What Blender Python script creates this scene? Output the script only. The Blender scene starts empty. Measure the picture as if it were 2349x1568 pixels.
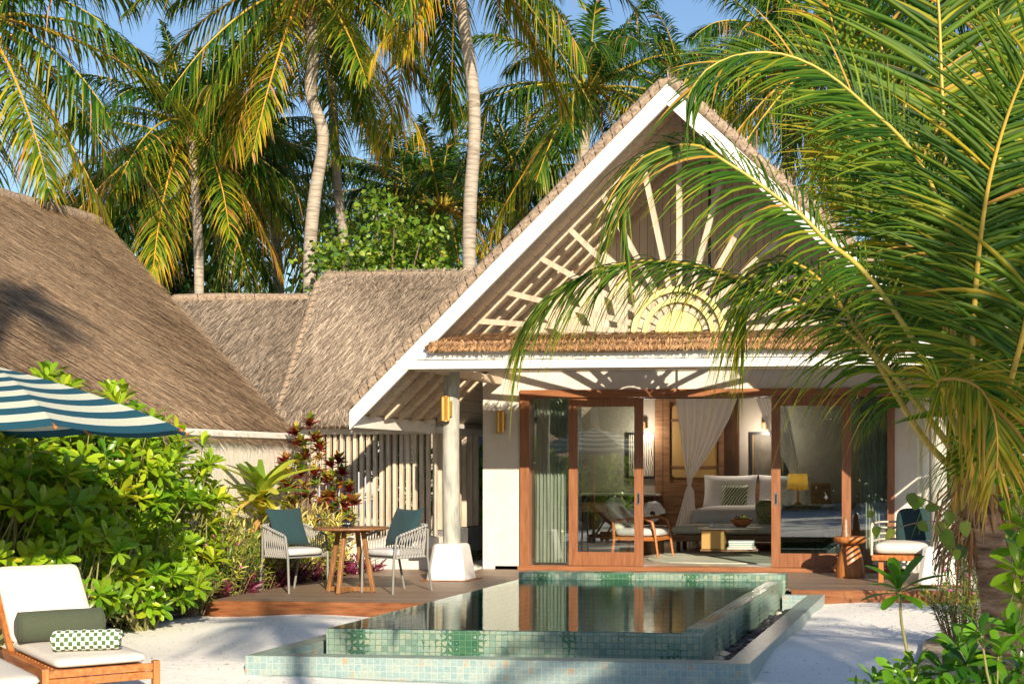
import bpy, math, random
import numpy as np
from mathutils import Vector, Matrix
random.seed(7); RG = np.random.default_rng(7)
R = math.radians
scene = bpy.context.scene
COL = scene.collection
# ------------------------------------------------------------------ camera model (photo grid 2349 x 1568)
QS, FPX, PX0, PY0, PSI, HC = 2349/1024, 1450.0, 785.0, 465.5, R(7), 1.46
def ray(x, y):
    x /= QS; y /= QS
    a = (x-PX0)/FPX; b = -(y-PY0)/FPX
    return (-math.sin(PSI)+a*math.cos(PSI), math.cos(PSI)+a*math.sin(PSI), b)
def aty(x, y, Y):
    d = ray(x, y); t = Y/d[1]
    return Vector((d[0]*t, Y, HC+d[2]*t))
def atz(x, y, z):
    d = ray(x, y); t = (z-HC)/d[2]
    return Vector((d[0]*t, d[1]*t, z))
def nrm(v):
    v = np.asarray(v, float); return v/np.maximum(np.linalg.norm(v, axis=-1, keepdims=True), 1e-9)
# ------------------------------------------------------------------ mesh builder
class MB:
    def __init__(s): s.V=[]; s.T=[]; s.F=[]; s.n=0; s.sm=[]
    def add(s, V, F, tint=None, mi=0, smooth=False):
        V = np.asarray(V, np.float32).reshape(-1, 3)
        if tint is None: t = np.full((len(V), 4), .5, np.float32)
        else:
            t = np.asarray(tint, np.float32)
            if t.ndim == 1: t = np.tile(t, (len(V), 1))
            if t.shape[1] == 3: t = np.concatenate([t, np.ones((len(V), 1), np.float32)], 1)
        s.V.append(V); s.T.append(t)
        if isinstance(F, np.ndarray): s.F.append((F+s.n, mi, smooth))
        else:
            byk = {}
            for f in F: byk.setdefault(len(f), []).append(f)
            for k, fs in byk.items(): s.F.append((np.array(fs, np.int64)+s.n, mi, smooth))
        s.n += len(V); return s
    def box(s, lo, hi, tint=None, mi=0, rot=None, c=None):
        (x0, y0, z0), (x1, y1, z1) = lo, hi
        V = np.array([(x0,y0,z0),(x1,y0,z0),(x1,y1,z0),(x0,y1,z0),(x0,y0,z1),(x1,y0,z1),(x1,y1,z1),(x0,y1,z1)], float)
        if rot is not None:
            c = np.array(c if c is not None else V.mean(0)); M = np.array(rot.to_matrix() if hasattr(rot, 'to_matrix') else rot)
            V = (V-c)@M.T+c
        return s.add(V, [(0,3,2,1),(4,5,6,7),(0,1,5,4),(1,2,6,5),(2,3,7,6),(3,0,4,7)], tint, mi)
    def bar(s, a, b, w, h, up=(0,0,1), tint=None, mi=0):
        a = np.array(a, float); b = np.array(b, float); d = nrm(b-a); u = np.array(up, float)
        x = nrm(np.cross(d, u)); u = np.cross(x, d); V = []
        for p in (a, b):
            for sx, sz in ((-1,-1),(1,-1),(1,1),(-1,1)): V.append(p+x*sx*w/2+u*sz*h/2)
        return s.add(V, [(0,1,2,3),(7,6,5,4),(0,4,5,1),(1,5,6,2),(2,6,7,3),(3,7,4,0)], tint, mi)
    def prism(s, poly, axis, a, b, tint=None, mi=0):
        """poly: 2-D points; axis 'y' -> (x,z) extruded from y=a to y=b; 'x' -> (y,z); 'z' -> (x,y)"""
        n = len(poly)
        def P(p, t): return {'y': (p[0], t, p[1]), 'x': (t, p[0], p[1]), 'z': (p[0], p[1], t)}[axis]
        V = [P(p, a) for p in poly]+[P(p, b) for p in poly]
        F = [tuple(range(n)), tuple(range(2*n-1, n-1, -1))]+[(i, i+n, (i+1) % n+n, (i+1) % n) for i in range(n)]
        return s.add(V, F, tint, mi)
    def tube(s, P, r, seg=8, tint=None, mi=0, cap=True, sq=1.0):
        P = np.asarray(P, float); n = len(P); r = np.broadcast_to(np.asarray(r, float), (n,))
        T = nrm(np.gradient(P, axis=0)); V = []; u = np.array((0,0,1.)) if abs(T[0][2]) < .9 else np.array((1.,0,0))
        for i in range(n):
            x = nrm(np.cross(T[i], u)); u = np.cross(x, T[i])
            for k in range(seg):
                a = 2*math.pi*k/seg; V.append(P[i]+r[i]*(math.cos(a)*x+math.sin(a)*u*sq))
        F = [(i*seg+k, i*seg+(k+1) % seg, (i+1)*seg+(k+1) % seg, (i+1)*seg+k) for i in range(n-1) for k in range(seg)]
        s.add(V, np.array(F), tint, mi, True)
        if cap: s.add(V[:seg], [tuple(range(seg))[::-1]], tint if tint is None or np.ndim(tint) == 1 else tint[:seg], mi); s.add(V[-seg:], [tuple(range(seg))], tint if tint is None or np.ndim(tint) == 1 else tint[-seg:], mi)
        return s
    def lathe(s, prof, c=(0,0,0), seg=24, tint=None, mi=0, smooth=True):
        V = [(c[0]+r*math.cos(2*math.pi*k/seg), c[1]+r*math.sin(2*math.pi*k/seg), c[2]+z) for r, z in prof for k in range(seg)]
        n = len(prof)
        F = [(i*seg+k, i*seg+(k+1) % seg, (i+1)*seg+(k+1) % seg, (i+1)*seg+k) for i in range(n-1) for k in range(seg)]
        s.add(V, np.array(F), tint, mi, smooth)
        if prof[0][0] > 1e-4: s.add(V[:seg], [tuple(range(seg))[::-1]], tint, mi)
        if prof[-1][0] > 1e-4: s.add(V[-seg:], [tuple(range(seg))], tint, mi)
        return s
    def blob(s, c, rad, rot=None, pw=(1., 1.), seg=16, rings=10, tint=None, mi=0, noise=0):
        """superellipsoid: pw < 1 gives cushion shapes"""
        V = []
        def sp(v, p): return math.copysign(abs(v)**p, v)
        for i in range(rings+1):
            ph = -math.pi/2+math.pi*i/rings
            for k in range(seg):
                th = 2*math.pi*k/seg
                x = sp(math.cos(ph), pw[1])*sp(math.cos(th), pw[0]); y = sp(math.cos(ph), pw[1])*sp(math.sin(th), pw[0]); z = sp(math.sin(ph), pw[1])
                V.append((x*rad[0], y*rad[1], z*rad[2]))
        V = np.array(V)
        if noise: V *= 1+noise*np.sin(V[:, :1]*37+V[:, 1:2]*29+V[:, 2:]*31)
        if rot is not None: V = V@np.array(rot).T
        V = V+np.array(c)
        F = [(i*seg+k, i*seg+(k+1) % seg, (i+1)*seg+(k+1) % seg, (i+1)*seg+k) for i in range(rings) for k in range(seg)]
        return s.add(V, np.array(F), tint, mi, True)
    def inst(s, tv, tf, M, loc, sc, tint, mi=0, smooth=True):
        """template tv (k,3), faces tf (m,4), M (N,3,3), loc (N,3), sc (N,3); tint (N,k,4) or (N,4)"""
        N = len(loc); k = len(tv)
        V = np.einsum('nij,nkj->nki', M, tv[None]*sc[:, None, :])+loc[:, None, :]
        F = (tf[None]+(np.arange(N)*k)[:, None, None]).reshape(-1, tf.shape[1])
        t = np.asarray(tint, np.float32)
        if t.ndim == 2: t = np.repeat(t[:, None, :], k, 1)
        return s.add(V.reshape(-1, 3), F, t.reshape(-1, 4), mi, smooth)
    def mesh(s, name, mats):
        V = np.concatenate(s.V); T = np.concatenate(s.T)
        me = bpy.data.meshes.new(name); me.vertices.add(len(V)); me.vertices.foreach_set('co', V.ravel())
        nl = sum(f.size for f, _, _ in s.F); npoly = sum(len(f) for f, _, _ in s.F)
        me.loops.add(nl); me.polygons.add(npoly)
        li = np.concatenate([f.ravel() for f, _, _ in s.F]).astype(np.int32)
        tot = np.concatenate([np.full(len(f), f.shape[1]) for f, _, _ in s.F]).astype(np.int32)
        me.loops.foreach_set('vertex_index', li)
        me.polygons.foreach_set('loop_start', np.concatenate([[0], np.cumsum(tot)[:-1]]).astype(np.int32))
        try: me.polygons.foreach_set('loop_total', tot)
        except Exception: pass
        me.polygons.foreach_set('material_index', np.concatenate([np.full(len(f), m) for f, m, _ in s.F]).astype(np.int32))
        me.polygons.foreach_set('use_smooth', np.concatenate([np.full(len(f), sm) for f, _, sm in s.F]))
        ca = me.color_attributes.new('tint', 'FLOAT_COLOR', 'POINT'); ca.data.foreach_set('color', T.ravel())
        # box-projected uv in metres
        uv = np.zeros((nl, 2), np.float32); p = 0
        for f, _, _ in s.F:
            A = V[f]; nn = np.cross(A[:, 1]-A[:, 0], A[:, 2]-A[:, 0]); ax = np.abs(nn).argmax(1)
            u = np.where((ax == 0)[:, None], A[:, :, 1], A[:, :, 0]); v = np.where((ax == 2)[:, None], A[:, :, 1], A[:, :, 2])
            uv[p:p+f.size, 0] = u.ravel(); uv[p:p+f.size, 1] = v.ravel(); p += f.size
        ul = me.uv_layers.new(name='UVMap'); ul.data.foreach_set('uv', uv.ravel())
        me.update(calc_edges=True); me.validate()
        for m in (mats if isinstance(mats, (list, tuple)) else [mats]): me.materials.append(m)
        return me
    def obj(s, name, mats, parent=None, bevel=0, wind=False):
        o = bpy.data.objects.new(name, s.mesh(name, mats)); COL.objects.link(o)
        if parent is not None: o.parent = parent
        if bevel:
            b = o.modifiers.new('bevel', 'BEVEL'); b.width = bevel; b.segments = 2; b.limit_method = 'ANGLE'; b.angle_limit = R(40)
        return o
def tag(o, label=None, cat=None, group=None, kind=None):
    if label: o['label'] = label
    if cat: o['category'] = cat
    if group: o['group'] = group
    if kind: o['kind'] = kind
    return o
def thing(name, label, cat, loc=(0,0,0), rz=0, group=None):
    o = bpy.data.objects.new(name, None); COL.objects.link(o); o.location = loc; o.rotation_euler = (0,0,rz)
    o.empty_display_size = .1
    return tag(o, label, cat, group)
KIDS = {}
def children(o): return [c for c in bpy.data.objects if c.parent is o]
def copy_tree(o, parent=None):
    c = o.copy(); COL.objects.link(c)
    if parent is not None: c.parent = parent
    for ch in children(o): copy_tree(ch, c)
    return c
# ------------------------------------------------------------------ materials
def new_mat(name):
    m = bpy.data.materials.new(name); m.use_nodes = True; nt = m.node_tree; nt.nodes.clear()
    out = nt.nodes.new('ShaderNodeOutputMaterial'); return m, nt, out
def N(nt, t, **kw):
    n = nt.nodes.new('ShaderNode'+t)
    for k, v in kw.items():
        if k.startswith('i_'):
            key = k[2:].replace('_', ' ')
            n.inputs[key].default_value = v
        else: setattr(n, k, v)
    return n
def ramp(nt, cols, pos=None, interp='LINEAR'):
    r = nt.nodes.new('ShaderNodeValToRGB'); e = r.color_ramp.elements; r.color_ramp.interpolation = interp
    n = len(cols); pos = pos or [i/(n-1) for i in range(n)]
    while len(e) < n: e.new(.5)
    for i in range(n): e[i].position = pos[i]; e[i].color = (*cols[i], 1)
    return r
def c4(c): return (*c, 1)
def coords(nt, coord, scale, rot=(0,0,0)):
    tc = N(nt, 'TexCoord'); mp = N(nt, 'Mapping'); mp.inputs['Scale'].default_value = scale; mp.inputs['Rotation'].default_value = rot
    nt.links.new(tc.outputs[coord], mp.inputs['Vector']); return mp.outputs[0]
def mat(name, cols, rough=.6, scale=4, stretch=(1,1,1), bump=0., bscale=None, coord='Object', detail=5, metallic=0, spec=.5, rot=(0,0,0), pos=None, coat=0, mott=0, sheen=0, trans=0):
    m, nt, out = new_mat(name); L = nt.links.new
    b = N(nt, 'BsdfPrincipled'); b.inputs['Roughness'].default_value = rough; b.inputs['Metallic'].default_value = metallic
    b.inputs['Specular IOR Level'].default_value = spec; b.inputs['Coat Weight'].default_value = coat
    b.inputs['Sheen Weight'].default_value = sheen
    v = coords(nt, coord, stretch, rot)
    if not isinstance(cols[0], (tuple, list)): cols = [tuple(c*.9 for c in cols), tuple(min(1, c*1.08) for c in cols)]
    no = N(nt, 'TexNoise', i_Scale=scale, i_Detail=detail, i_Roughness=.62); L(v, no.inputs['Vector'])
    r = ramp(nt, cols, pos or [.3+.4*i/(len(cols)-1) for i in range(len(cols))]); L(no.outputs['Fac'], r.inputs[0]); colo = r.outputs[0]
    if mott:
        n2 = N(nt, 'TexNoise', i_Scale=1.3, i_Detail=4); tc = N(nt, 'TexCoord'); L(tc.outputs['Object'], n2.inputs['Vector'])
        r2 = ramp(nt, [(1-mott,)*3, (1, 1, 1)], [.35, .65]); L(n2.outputs['Fac'], r2.inputs[0])
        mx = N(nt, 'MixRGB', blend_type='MULTIPLY'); mx.inputs[0].default_value = 1; L(colo, mx.inputs[1]); L(r2.outputs[0], mx.inputs[2]); colo = mx.outputs[0]
    L(colo, b.inputs['Base Color'])
    bdist = .022 if name == 'sand' else .02
    if bump:
        n3 = N(nt, 'TexNoise', i_Scale=bscale or scale*2, i_Detail=6, i_Roughness=.7); L(v, n3.inputs['Vector'])
        bp = N(nt, 'Bump', i_Strength=bump, i_Distance=bdist); L(n3.outputs['Fac'], bp.inputs['Height']); L(bp.outputs[0], b.inputs['Normal'])
    sh = b.outputs[0]
    if trans:
        t = N(nt, 'BsdfTranslucent'); L(colo, t.inputs[0]); mx = N(nt, 'MixShader'); mx.inputs[0].default_value = trans; L(sh, mx.inputs[1]); L(t.outputs[0], mx.inputs[2]); sh = mx.outputs[0]
    L(sh, out.inputs[0]); return m
def leaf_mat(name, cols, pos=None, rough=.38, trans=.35, tcol=(1.25, 1.2, .5), coat=.0, spec=.5):
    """colour by tint.R through a ramp, brightness by tint.G"""
    m, nt, out = new_mat(name); L = nt.links.new
    at = N(nt, 'Attribute', attribute_name='tint'); sp = N(nt, 'SeparateColor'); L(at.outputs['Color'], sp.inputs[0])
    r = ramp(nt, cols, pos); L(sp.outputs[0], r.inputs[0])
    ma = N(nt, 'MapRange'); ma.inputs['To Min'].default_value = .65; ma.inputs['To Max'].default_value = 1.6; L(sp.outputs[1], ma.inputs[0])
    mx = N(nt, 'VectorMath', operation='SCALE'); L(r.outputs[0], mx.inputs[0]); L(ma.outputs[0], mx.inputs['Scale'])
    b = N(nt, 'BsdfPrincipled'); b.inputs['Roughness'].default_value = rough; b.inputs['Specular IOR Level'].default_value = spec; L(mx.outputs[0], b.inputs['Base Color'])
    t = N(nt, 'BsdfTranslucent'); tm = N(nt, 'VectorMath', operation='MULTIPLY'); tm.inputs[1].default_value = tcol; L(mx.outputs[0], tm.inputs[0]); L(tm.outputs[0], t.inputs[0])
    mm = N(nt, 'MixShader'); mm.inputs[0].default_value = trans; L(b.outputs[0], mm.inputs[1]); L(t.outputs[0], mm.inputs[2]); L(mm.outputs[0], out.inputs[0])
    return m
def tile_mat(name, cols, grout, size=.055, rough=.3, wet=None, bump=.35, mortar=.045, stain=None):
    m, nt, out = new_mat(name); L = nt.links.new
    tc = N(nt, 'TexCoord'); b = N(nt, 'BsdfPrincipled'); b.inputs['Roughness'].default_value = rough
    wv = N(nt, 'TexNoise', i_Scale=14., i_Detail=2); L(tc.outputs['UV'], wv.inputs['Vector'])
    wm = N(nt, 'VectorMath', operation='MULTIPLY_ADD'); wm.inputs[1].default_value = (.008, .008, 0); L(wv.outputs['Color'], wm.inputs[0]); L(tc.outputs['UV'], wm.inputs[2])
    sc = N(nt, 'VectorMath', operation='SCALE'); sc.inputs['Scale'].default_value = 1/size; L(wm.outputs[0], sc.inputs[0])
    fl = N(nt, 'VectorMath', operation='FLOOR'); L(sc.outputs[0], fl.inputs[0])
    wn = N(nt, 'TexWhiteNoise'); L(fl.outputs[0], wn.inputs['Vector'])
    r = ramp(nt, cols); L(wn.outputs['Value'], r.inputs[0])
    n1 = N(nt, 'TexNoise', i_Scale=45., i_Detail=5, i_Roughness=.7); L(tc.outputs['UV'], n1.inputs['Vector'])
    r1 = ramp(nt, [(.78, .8, .78), (1.12, 1.1, 1.08)], [.35, .65]); L(n1.outputs['Fac'], r1.inputs[0])
    mx = N(nt, 'MixRGB', blend_type='MULTIPLY'); mx.inputs[0].default_value = 1; L(r.outputs[0], mx.inputs[1]); L(r1.outputs[0], mx.inputs[2])
    colo = mx.outputs[0]
    fr = N(nt, 'VectorMath', operation='FRACTION'); L(sc.outputs[0], fr.inputs[0]); sx = N(nt, 'SeparateXYZ'); L(fr.outputs[0], sx.inputs[0])
    def edge(o):
        a = N(nt, 'Math', operation='SUBTRACT'); L(o, a.inputs[0]); a.inputs[1].default_value = .5
        c = N(nt, 'Math', operation='ABSOLUTE'); L(a.outputs[0], c.inputs[0]); return c.outputs[0]
    mxm = N(nt, 'Math', operation='MAXIMUM'); L(edge(sx.outputs[0]), mxm.inputs[0]); L(edge(sx.outputs[1]), mxm.inputs[1])
    if stain:
        r3 = ramp(nt, [(0, 0, 0), (1, 1, 1)], [.94, .95]); wn2 = N(nt, 'TexWhiteNoise'); av = N(nt, 'VectorMath', operation='ADD'); av.inputs[1].default_value = (17.3, 5.1, 2); L(fl.outputs[0], av.inputs[0]); L(av.outputs[0], wn2.inputs['Vector']); L(wn2.outputs['Value'], r3.inputs[0])
        nn = N(nt, 'TexNoise', i_Scale=30., i_Detail=3); L(tc.outputs['UV'], nn.inputs['Vector']); r4 = ramp(nt, [(0, 0, 0), (1, 1, 1)], [.4, .6]); L(nn.outputs['Fac'], r4.inputs[0])
        mu = N(nt, 'Math', operation='MULTIPLY'); L(r3.outputs[0], mu.inputs[0]); L(r4.outputs[0], mu.inputs[1])
        ms = N(nt, 'MixRGB'); L(mu.outputs[0], ms.inputs[0]); L(colo, ms.inputs[1]); ms.inputs[2].default_value = c4(stain); colo = ms.outputs[0]
    if wet:
        # damp patches creeping in from the joints, in runs along the wall
        nw = N(nt, 'TexNoise', i_Scale=1.0, i_Detail=2); mp = N(nt, 'Mapping'); mp.inputs['Scale'].default_value = (1.35, .5, 1); mp.inputs['Location'].default_value = wet[1]; L(tc.outputs['UV'], mp.inputs['Vector']); L(mp.outputs[0], nw.inputs['Vector'])
        nf = N(nt, 'TexNoise', i_Scale=26., i_Detail=2); L(tc.outputs['UV'], nf.inputs['Vector'])
        a1 = N(nt, 'Math', operation='MULTIPLY_ADD'); L(mxm.outputs[0], a1.inputs[0]); a1.inputs[1].default_value = .28; L(nw.outputs['Fac'], a1.inputs[2])
        a2 = N(nt, 'Math', operation='MULTIPLY_ADD'); L(nf.outputs['Fac'], a2.inputs[0]); a2.inputs[1].default_value = .22; L(a1.outputs[0], a2.inputs[2])
        rw = ramp(nt, [(0, 0, 0), (1, 1, 1)], [wet[2], wet[2]+.012]); L(a2.outputs[0], rw.inputs[0])
        mw = N(nt, 'MixRGB', blend_type='MULTIPLY'); L(rw.outputs[0], mw.inputs[0]); L(colo, mw.inputs[1]); mw.inputs[2].default_value = c4(wet[0]); colo = mw.outputs[0]
        rr = N(nt, 'MapRange'); rr.inputs['To Min'].default_value = rough; rr.inputs['To Max'].default_value = .12; L(rw.outputs[0], rr.inputs[0]); L(rr.outputs[0], b.inputs['Roughness'])
    gr = ramp(nt, [(0, 0, 0), (1, 1, 1)], [.5-mortar-.015, .5-mortar]); L(mxm.outputs[0], gr.inputs[0])
    mg = N(nt, 'MixRGB'); L(gr.outputs[0], mg.inputs[0]); L(colo, mg.inputs[1]); mg.inputs[2].default_value = c4(grout); L(mg.outputs[0], b.inputs['Base Color'])
    bp = N(nt, 'Bump', i_Strength=bump, i_Distance=.004, invert=True); L(gr.outputs[0], bp.inputs['Height'])
    bp2 = N(nt, 'Bump', i_Strength=.25, i_Distance=.003); L(n1.outputs['Fac'], bp2.inputs['Height']); L(bp.outputs[0], bp2.inputs['Normal']); L(bp2.outputs[0], b.inputs['Normal'])
    L(b.outputs[0], out.inputs[0]); return m
def plank_mat(name, cols, w=.12, length=2.4, rough=.55, along='u', gap=(.02,.012,.008), grain=1., gapw=.03, bump=.3):
    m, nt, out = new_mat(name); L = nt.links.new
    tc = N(nt, 'TexCoord'); b = N(nt, 'BsdfPrincipled'); b.inputs['Roughness'].default_value = rough
    sx = N(nt, 'SeparateXYZ'); L(tc.outputs['UV'], sx.inputs[0]); U, Vv = (sx.outputs[0], sx.outputs[1]) if along == 'u' else (sx.outputs[1], sx.outputs[0])
    dv = N(nt, 'Math', operation='DIVIDE'); L(Vv, dv.inputs[0]); dv.inputs[1].default_value = w
    fl = N(nt, 'Math', operation='FLOOR'); L(dv.outputs[0], fl.inputs[0])
    wn = N(nt, 'TexWhiteNoise', noise_dimensions='1D'); L(fl.outputs[0], wn.inputs['W'])
    off = N(nt, 'Math', operation='MULTIPLY_ADD'); L(wn.outputs['Value'], off.inputs[0]); off.inputs[1].default_value = 7.; L(U, off.inputs[2])
    cell = N(nt, 'Math', operation='DIVIDE'); L(off.outputs[0], cell.inputs[0]); cell.inputs[1].default_value = length
    cf = N(nt, 'Math', operation='FLOOR'); L(cell.outputs[0], cf.inputs[0])
    cv = N(nt, 'CombineXYZ'); L(cf.outputs[0], cv.inputs[0]); L(fl.outputs[0], cv.inputs[1])
    w2 = N(nt, 'TexWhiteNoise'); L(cv.outputs[0], w2.inputs['Vector'])
    gv = N(nt, 'CombineXYZ'); ug = N(nt, 'Math', operation='MULTIPLY'); L(off.outputs[0], ug.inputs[0]); ug.inputs[1].default_value = 1.2; L(ug.outputs[0], gv.inputs[0])
    vg = N(nt, 'Math', operation='MULTIPLY'); L(Vv, vg.inputs[0]); vg.inputs[1].default_value = 38.; L(vg.outputs[0], gv.inputs[1]); wz = N(nt, 'Math', operation='MULTIPLY'); L(w2.outputs['Value'], wz.inputs[0]); wz.inputs[1].default_value = 50.; L(wz.outputs[0], gv.inputs[2])
    ng = N(nt, 'TexNoise', i_Scale=1.6, i_Detail=5, i_Roughness=.6, i_Distortion=.6); L(gv.outputs[0], ng.inputs['Vector'])
    mixf = N(nt, 'Math', operation='MULTIPLY_ADD'); L(ng.outputs['Fac'], mixf.inputs[0]); mixf.inputs[1].default_value = .75*grain; 
    hf = N(nt, 'Math', operation='MULTIPLY_ADD'); L(w2.outputs['Value'], hf.inputs[0]); hf.inputs[1].default_value = .5; hf.inputs[2].default_value = -.12; L(hf.outputs[0], mixf.inputs[2])
    r = ramp(nt, cols); L(mixf.outputs[0], r.inputs[0])
    fr = N(nt, 'Math', operation='FRACT'); L(dv.outputs[0], fr.inputs[0]); a = N(nt, 'Math', operation='SUBTRACT'); L(fr.outputs[0], a.inputs[0]); a.inputs[1].default_value = .5; ab = N(nt, 'Math', operation='ABSOLUTE'); L(a.outputs[0], ab.inputs[0])
    fr2 = N(nt, 'Math', operation='FRACT'); L(cell.outputs[0], fr2.inputs[0]); gt2 = N(nt, 'Math', operation='LESS_THAN'); L(fr2.outputs[0], gt2.inputs[0]); gt2.inputs[1].default_value = .003/length*2
    gt = N(nt, 'Math', operation='GREATER_THAN'); L(ab.outputs[0], gt.inputs[0]); gt.inputs[1].default_value = .5-gapw
    mxx = N(nt, 'Math', operation='MAXIMUM'); L(gt.outputs[0], mxx.inputs[0]); L(gt2.outputs[0], mxx.inputs[1])
    mg = N(nt, 'MixRGB'); L(mxx.outputs[0], mg.inputs[0]); L(r.outputs[0], mg.inputs[1]); mg.inputs[2].default_value = c4(gap); L(mg.outputs[0], b.inputs['Base Color'])
    bp = N(nt, 'Bump', i_Strength=bump, i_Distance=.01, invert=True); L(mxx.outputs[0], bp.inputs['Height']); L(bp.outputs[0], b.inputs['Normal'])
    L(b.outputs[0], out.inputs[0]); return m
def wood(name, cols, rough=.45, axis=0, scale=3, coat=0, k=12):
    st = [k, k, k]; st[axis] = 1.1
    return mat(name, cols, rough, scale, tuple(st), bump=.12, bscale=scale*2, coat=coat)
def glass_mat(name, tint=(.93, .96, .95), refl=.14, rough=0.0):
    m, nt, out = new_mat(name); L = nt.links.new
    t = N(nt, 'BsdfTransparent'); t.inputs[0].default_value = c4(tint); g = N(nt, 'BsdfGlossy'); g.inputs['Roughness'].default_value = rough; g.inputs[0].default_value = (1, 1, 1, 1)
    f = N(nt, 'Fresnel', i_IOR=1.5); a = N(nt, 'Math', operation='ADD', use_clamp=True); L(f.outputs[0], a.inputs[0]); a.inputs[1].default_value = refl
    mx = N(nt, 'MixShader'); L(a.outputs[0], mx.inputs[0]); L(t.outputs[0], mx.inputs[1]); L(g.outputs[0], mx.inputs[2]); L(mx.outputs[0], out.inputs[0]); return m
def emit_mat(name, col, st):
    m, nt, out = new_mat(name); e = N(nt, 'Emission'); e.inputs[0].default_value = c4(col); e.inputs[1].default_value = st; nt.links.new(e.outputs[0], out.inputs[0]); return m

M = {}
M['sand'] = mat('sand', [(.80,.77,.72), (.90,.88,.83), (.95,.94,.90)], .95, 60, bump=1.0, bscale=13, detail=14, mott=.07)
M['soil'] = mat('soil', [(.16,.11,.07), (.30,.24,.17), (.5,.45,.38)], .95, 14, bump=.5)
M['white'] = mat('white_paint', [(.72,.70,.65), (.80,.78,.73), (.82,.80,.75)], .55, 2.5, (1, 1, 3), bump=.12, bscale=30, mott=.10)
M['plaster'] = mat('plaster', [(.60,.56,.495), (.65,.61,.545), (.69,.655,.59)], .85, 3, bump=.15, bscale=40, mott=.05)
M['textured'] = mat('textured_plaster', [(.62,.57,.49), (.74,.69,.61)], .9, 9, (1, 2.2, .8), bump=.9, bscale=9)
M['base_white'] = mat('column_base', [(.60,.585,.55), (.68,.67,.64)], .8, 5, bump=.12, bscale=40)
M['column'] = mat('weathered_wood', [(.16,.18,.165), (.30,.31,.275), (.45,.43,.37), (.35,.35,.31)], .8, 3, (4, 4, .7), bump=.4, bscale=9)
M['pine'] = wood('pale_timber', [(.42,.33,.23), (.55,.44,.32), (.63,.52,.39)], .6, 1, 3, k=9)
M['pinex'] = wood('pale_timber_x', [(.48,.38,.27), (.60,.49,.36), (.68,.56,.42)], .6, 0, 3, k=9)
M['pale'] = wood('bleached_batten', [(.36,.29,.21), (.48,.40,.30), (.54,.46,.36)], .6, 2, 3, k=9)
M['soffit'] = plank_mat('soffit_boards', [(.54,.45,.34), (.64,.54,.42), (.70,.60,.48)], .16, 60.0, .6, 'v', (.20,.14,.09), gapw=.02)
M['gableboards'] = plank_mat('gable_boards', [(.52,.43,.32), (.63,.53,.40), (.71,.61,.48)], .11, 5, .6, 'v', (.13,.09,.05))
M['slat'] = wood('grey_slat', [(.36,.30,.225), (.51,.43,.33), (.61,.53,.43)], .7, 2, 3, k=10)
M['door'] = wood('door_frame_wood', [(.17,.062,.025), (.25,.10,.042), (.31,.13,.058)], .42, 2, 2.5, k=14)
M['doorx'] = wood('door_head_wood', [(.19,.07,.027), (.28,.112,.045), (.34,.14,.06)], .42, 0, 2.5, k=14)
M['deck'] = plank_mat('deck_boards', [(.13,.085,.06), (.23,.16,.115), (.32,.235,.17)], .095, 2.6, .5)
M['deckedge'] = wood('deck_edge', [(.11,.035,.012), (.22,.08,.028), (.28,.12,.05)], .4, 0, 3, k=8)
M['thatch'] = mat('thatch_mass', [(.14,.095,.06), (.32,.22,.15), (.46,.34,.24)], .95, 24, bump=.8, bscale=40, detail=8)
M['straw'] = leaf_mat('straw', [(.05,.031,.019), (.22,.145,.09), (.46,.33,.21), (.70,.54,.37)], None, .8, .12, (1, 1, 1), spec=.2)
M['grstraw'] = leaf_mat('weathered_straw', [(.045,.035,.026), (.175,.135,.10), (.35,.285,.22), (.56,.47,.37)], None, .8, .12, (1, 1, 1), spec=.2)
M['redstraw'] = leaf_mat('fresh_straw', [(.08,.04,.018), (.23,.12,.055), (.37,.21,.10), (.48,.31,.17)], None, .75, .12, (1, 1, 1), spec=.2)
M['roll'] = mat('straw_roll', [(.13,.09,.06), (.30,.225,.16), (.46,.37,.28)], .95, 30, bump=.8, bscale=50)
M['rope'] = mat('dark_lashing', (.035,.025,.02), .9)
M['yellow'] = mat('yellow_panel', [(.70,.60,.20), (.76,.67,.28)], .5, 3)
M['black'] = mat('black_metal', (.012,.012,.013), .4)
M['steel'] = mat('brushed_steel', (.55,.55,.53), .3, metallic=1)
M['grout'] = (.5, .5, .45)
M['tile'] = tile_mat('pool_tile', [(.15,.25,.21), (.21,.31,.26), (.26,.35,.29), (.31,.36,.28), (.21,.32,.30)], (.11,.20,.14), .0525, .3, ((.20,.44,.30), (3.2, 0, 0), .75))
M['tiletop'] = tile_mat('coping_tile', [(.20,.30,.27), (.26,.36,.32), (.32,.42,.37)], (.16,.25,.22), .0525, .3, None, .3, .03)
M['tilerim'] = tile_mat('rim_tile', [(.22,.33,.34), (.26,.37,.37), (.31,.38,.35), (.23,.34,.36)], (.38,.42,.41), .0525, .45, None, .3, .035, (.45,.27,.12))
M['tiledark'] = tile_mat('pool_floor_tile', [(.03,.20,.20), (.05,.28,.27), (.07,.34,.32)], (.02,.06,.05), .0525, .4)
M['pebble'] = mat('dark_pebble', [(.016,.018,.022), (.035,.037,.042), (.075,.07,.068)], .45, 6)
M['pebblew'] = mat('pale_pebble', [(.4,.36,.3), (.6,.56,.48)], .6, 6)
M['glass'] = glass_mat('window_glass', (.86,.91,.89), .10)
M['curtain'] = mat('curtain_cloth', [(.62,.63,.55), (.72,.72,.64)], .9, 20, (1, 1, .3), trans=.25)
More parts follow.
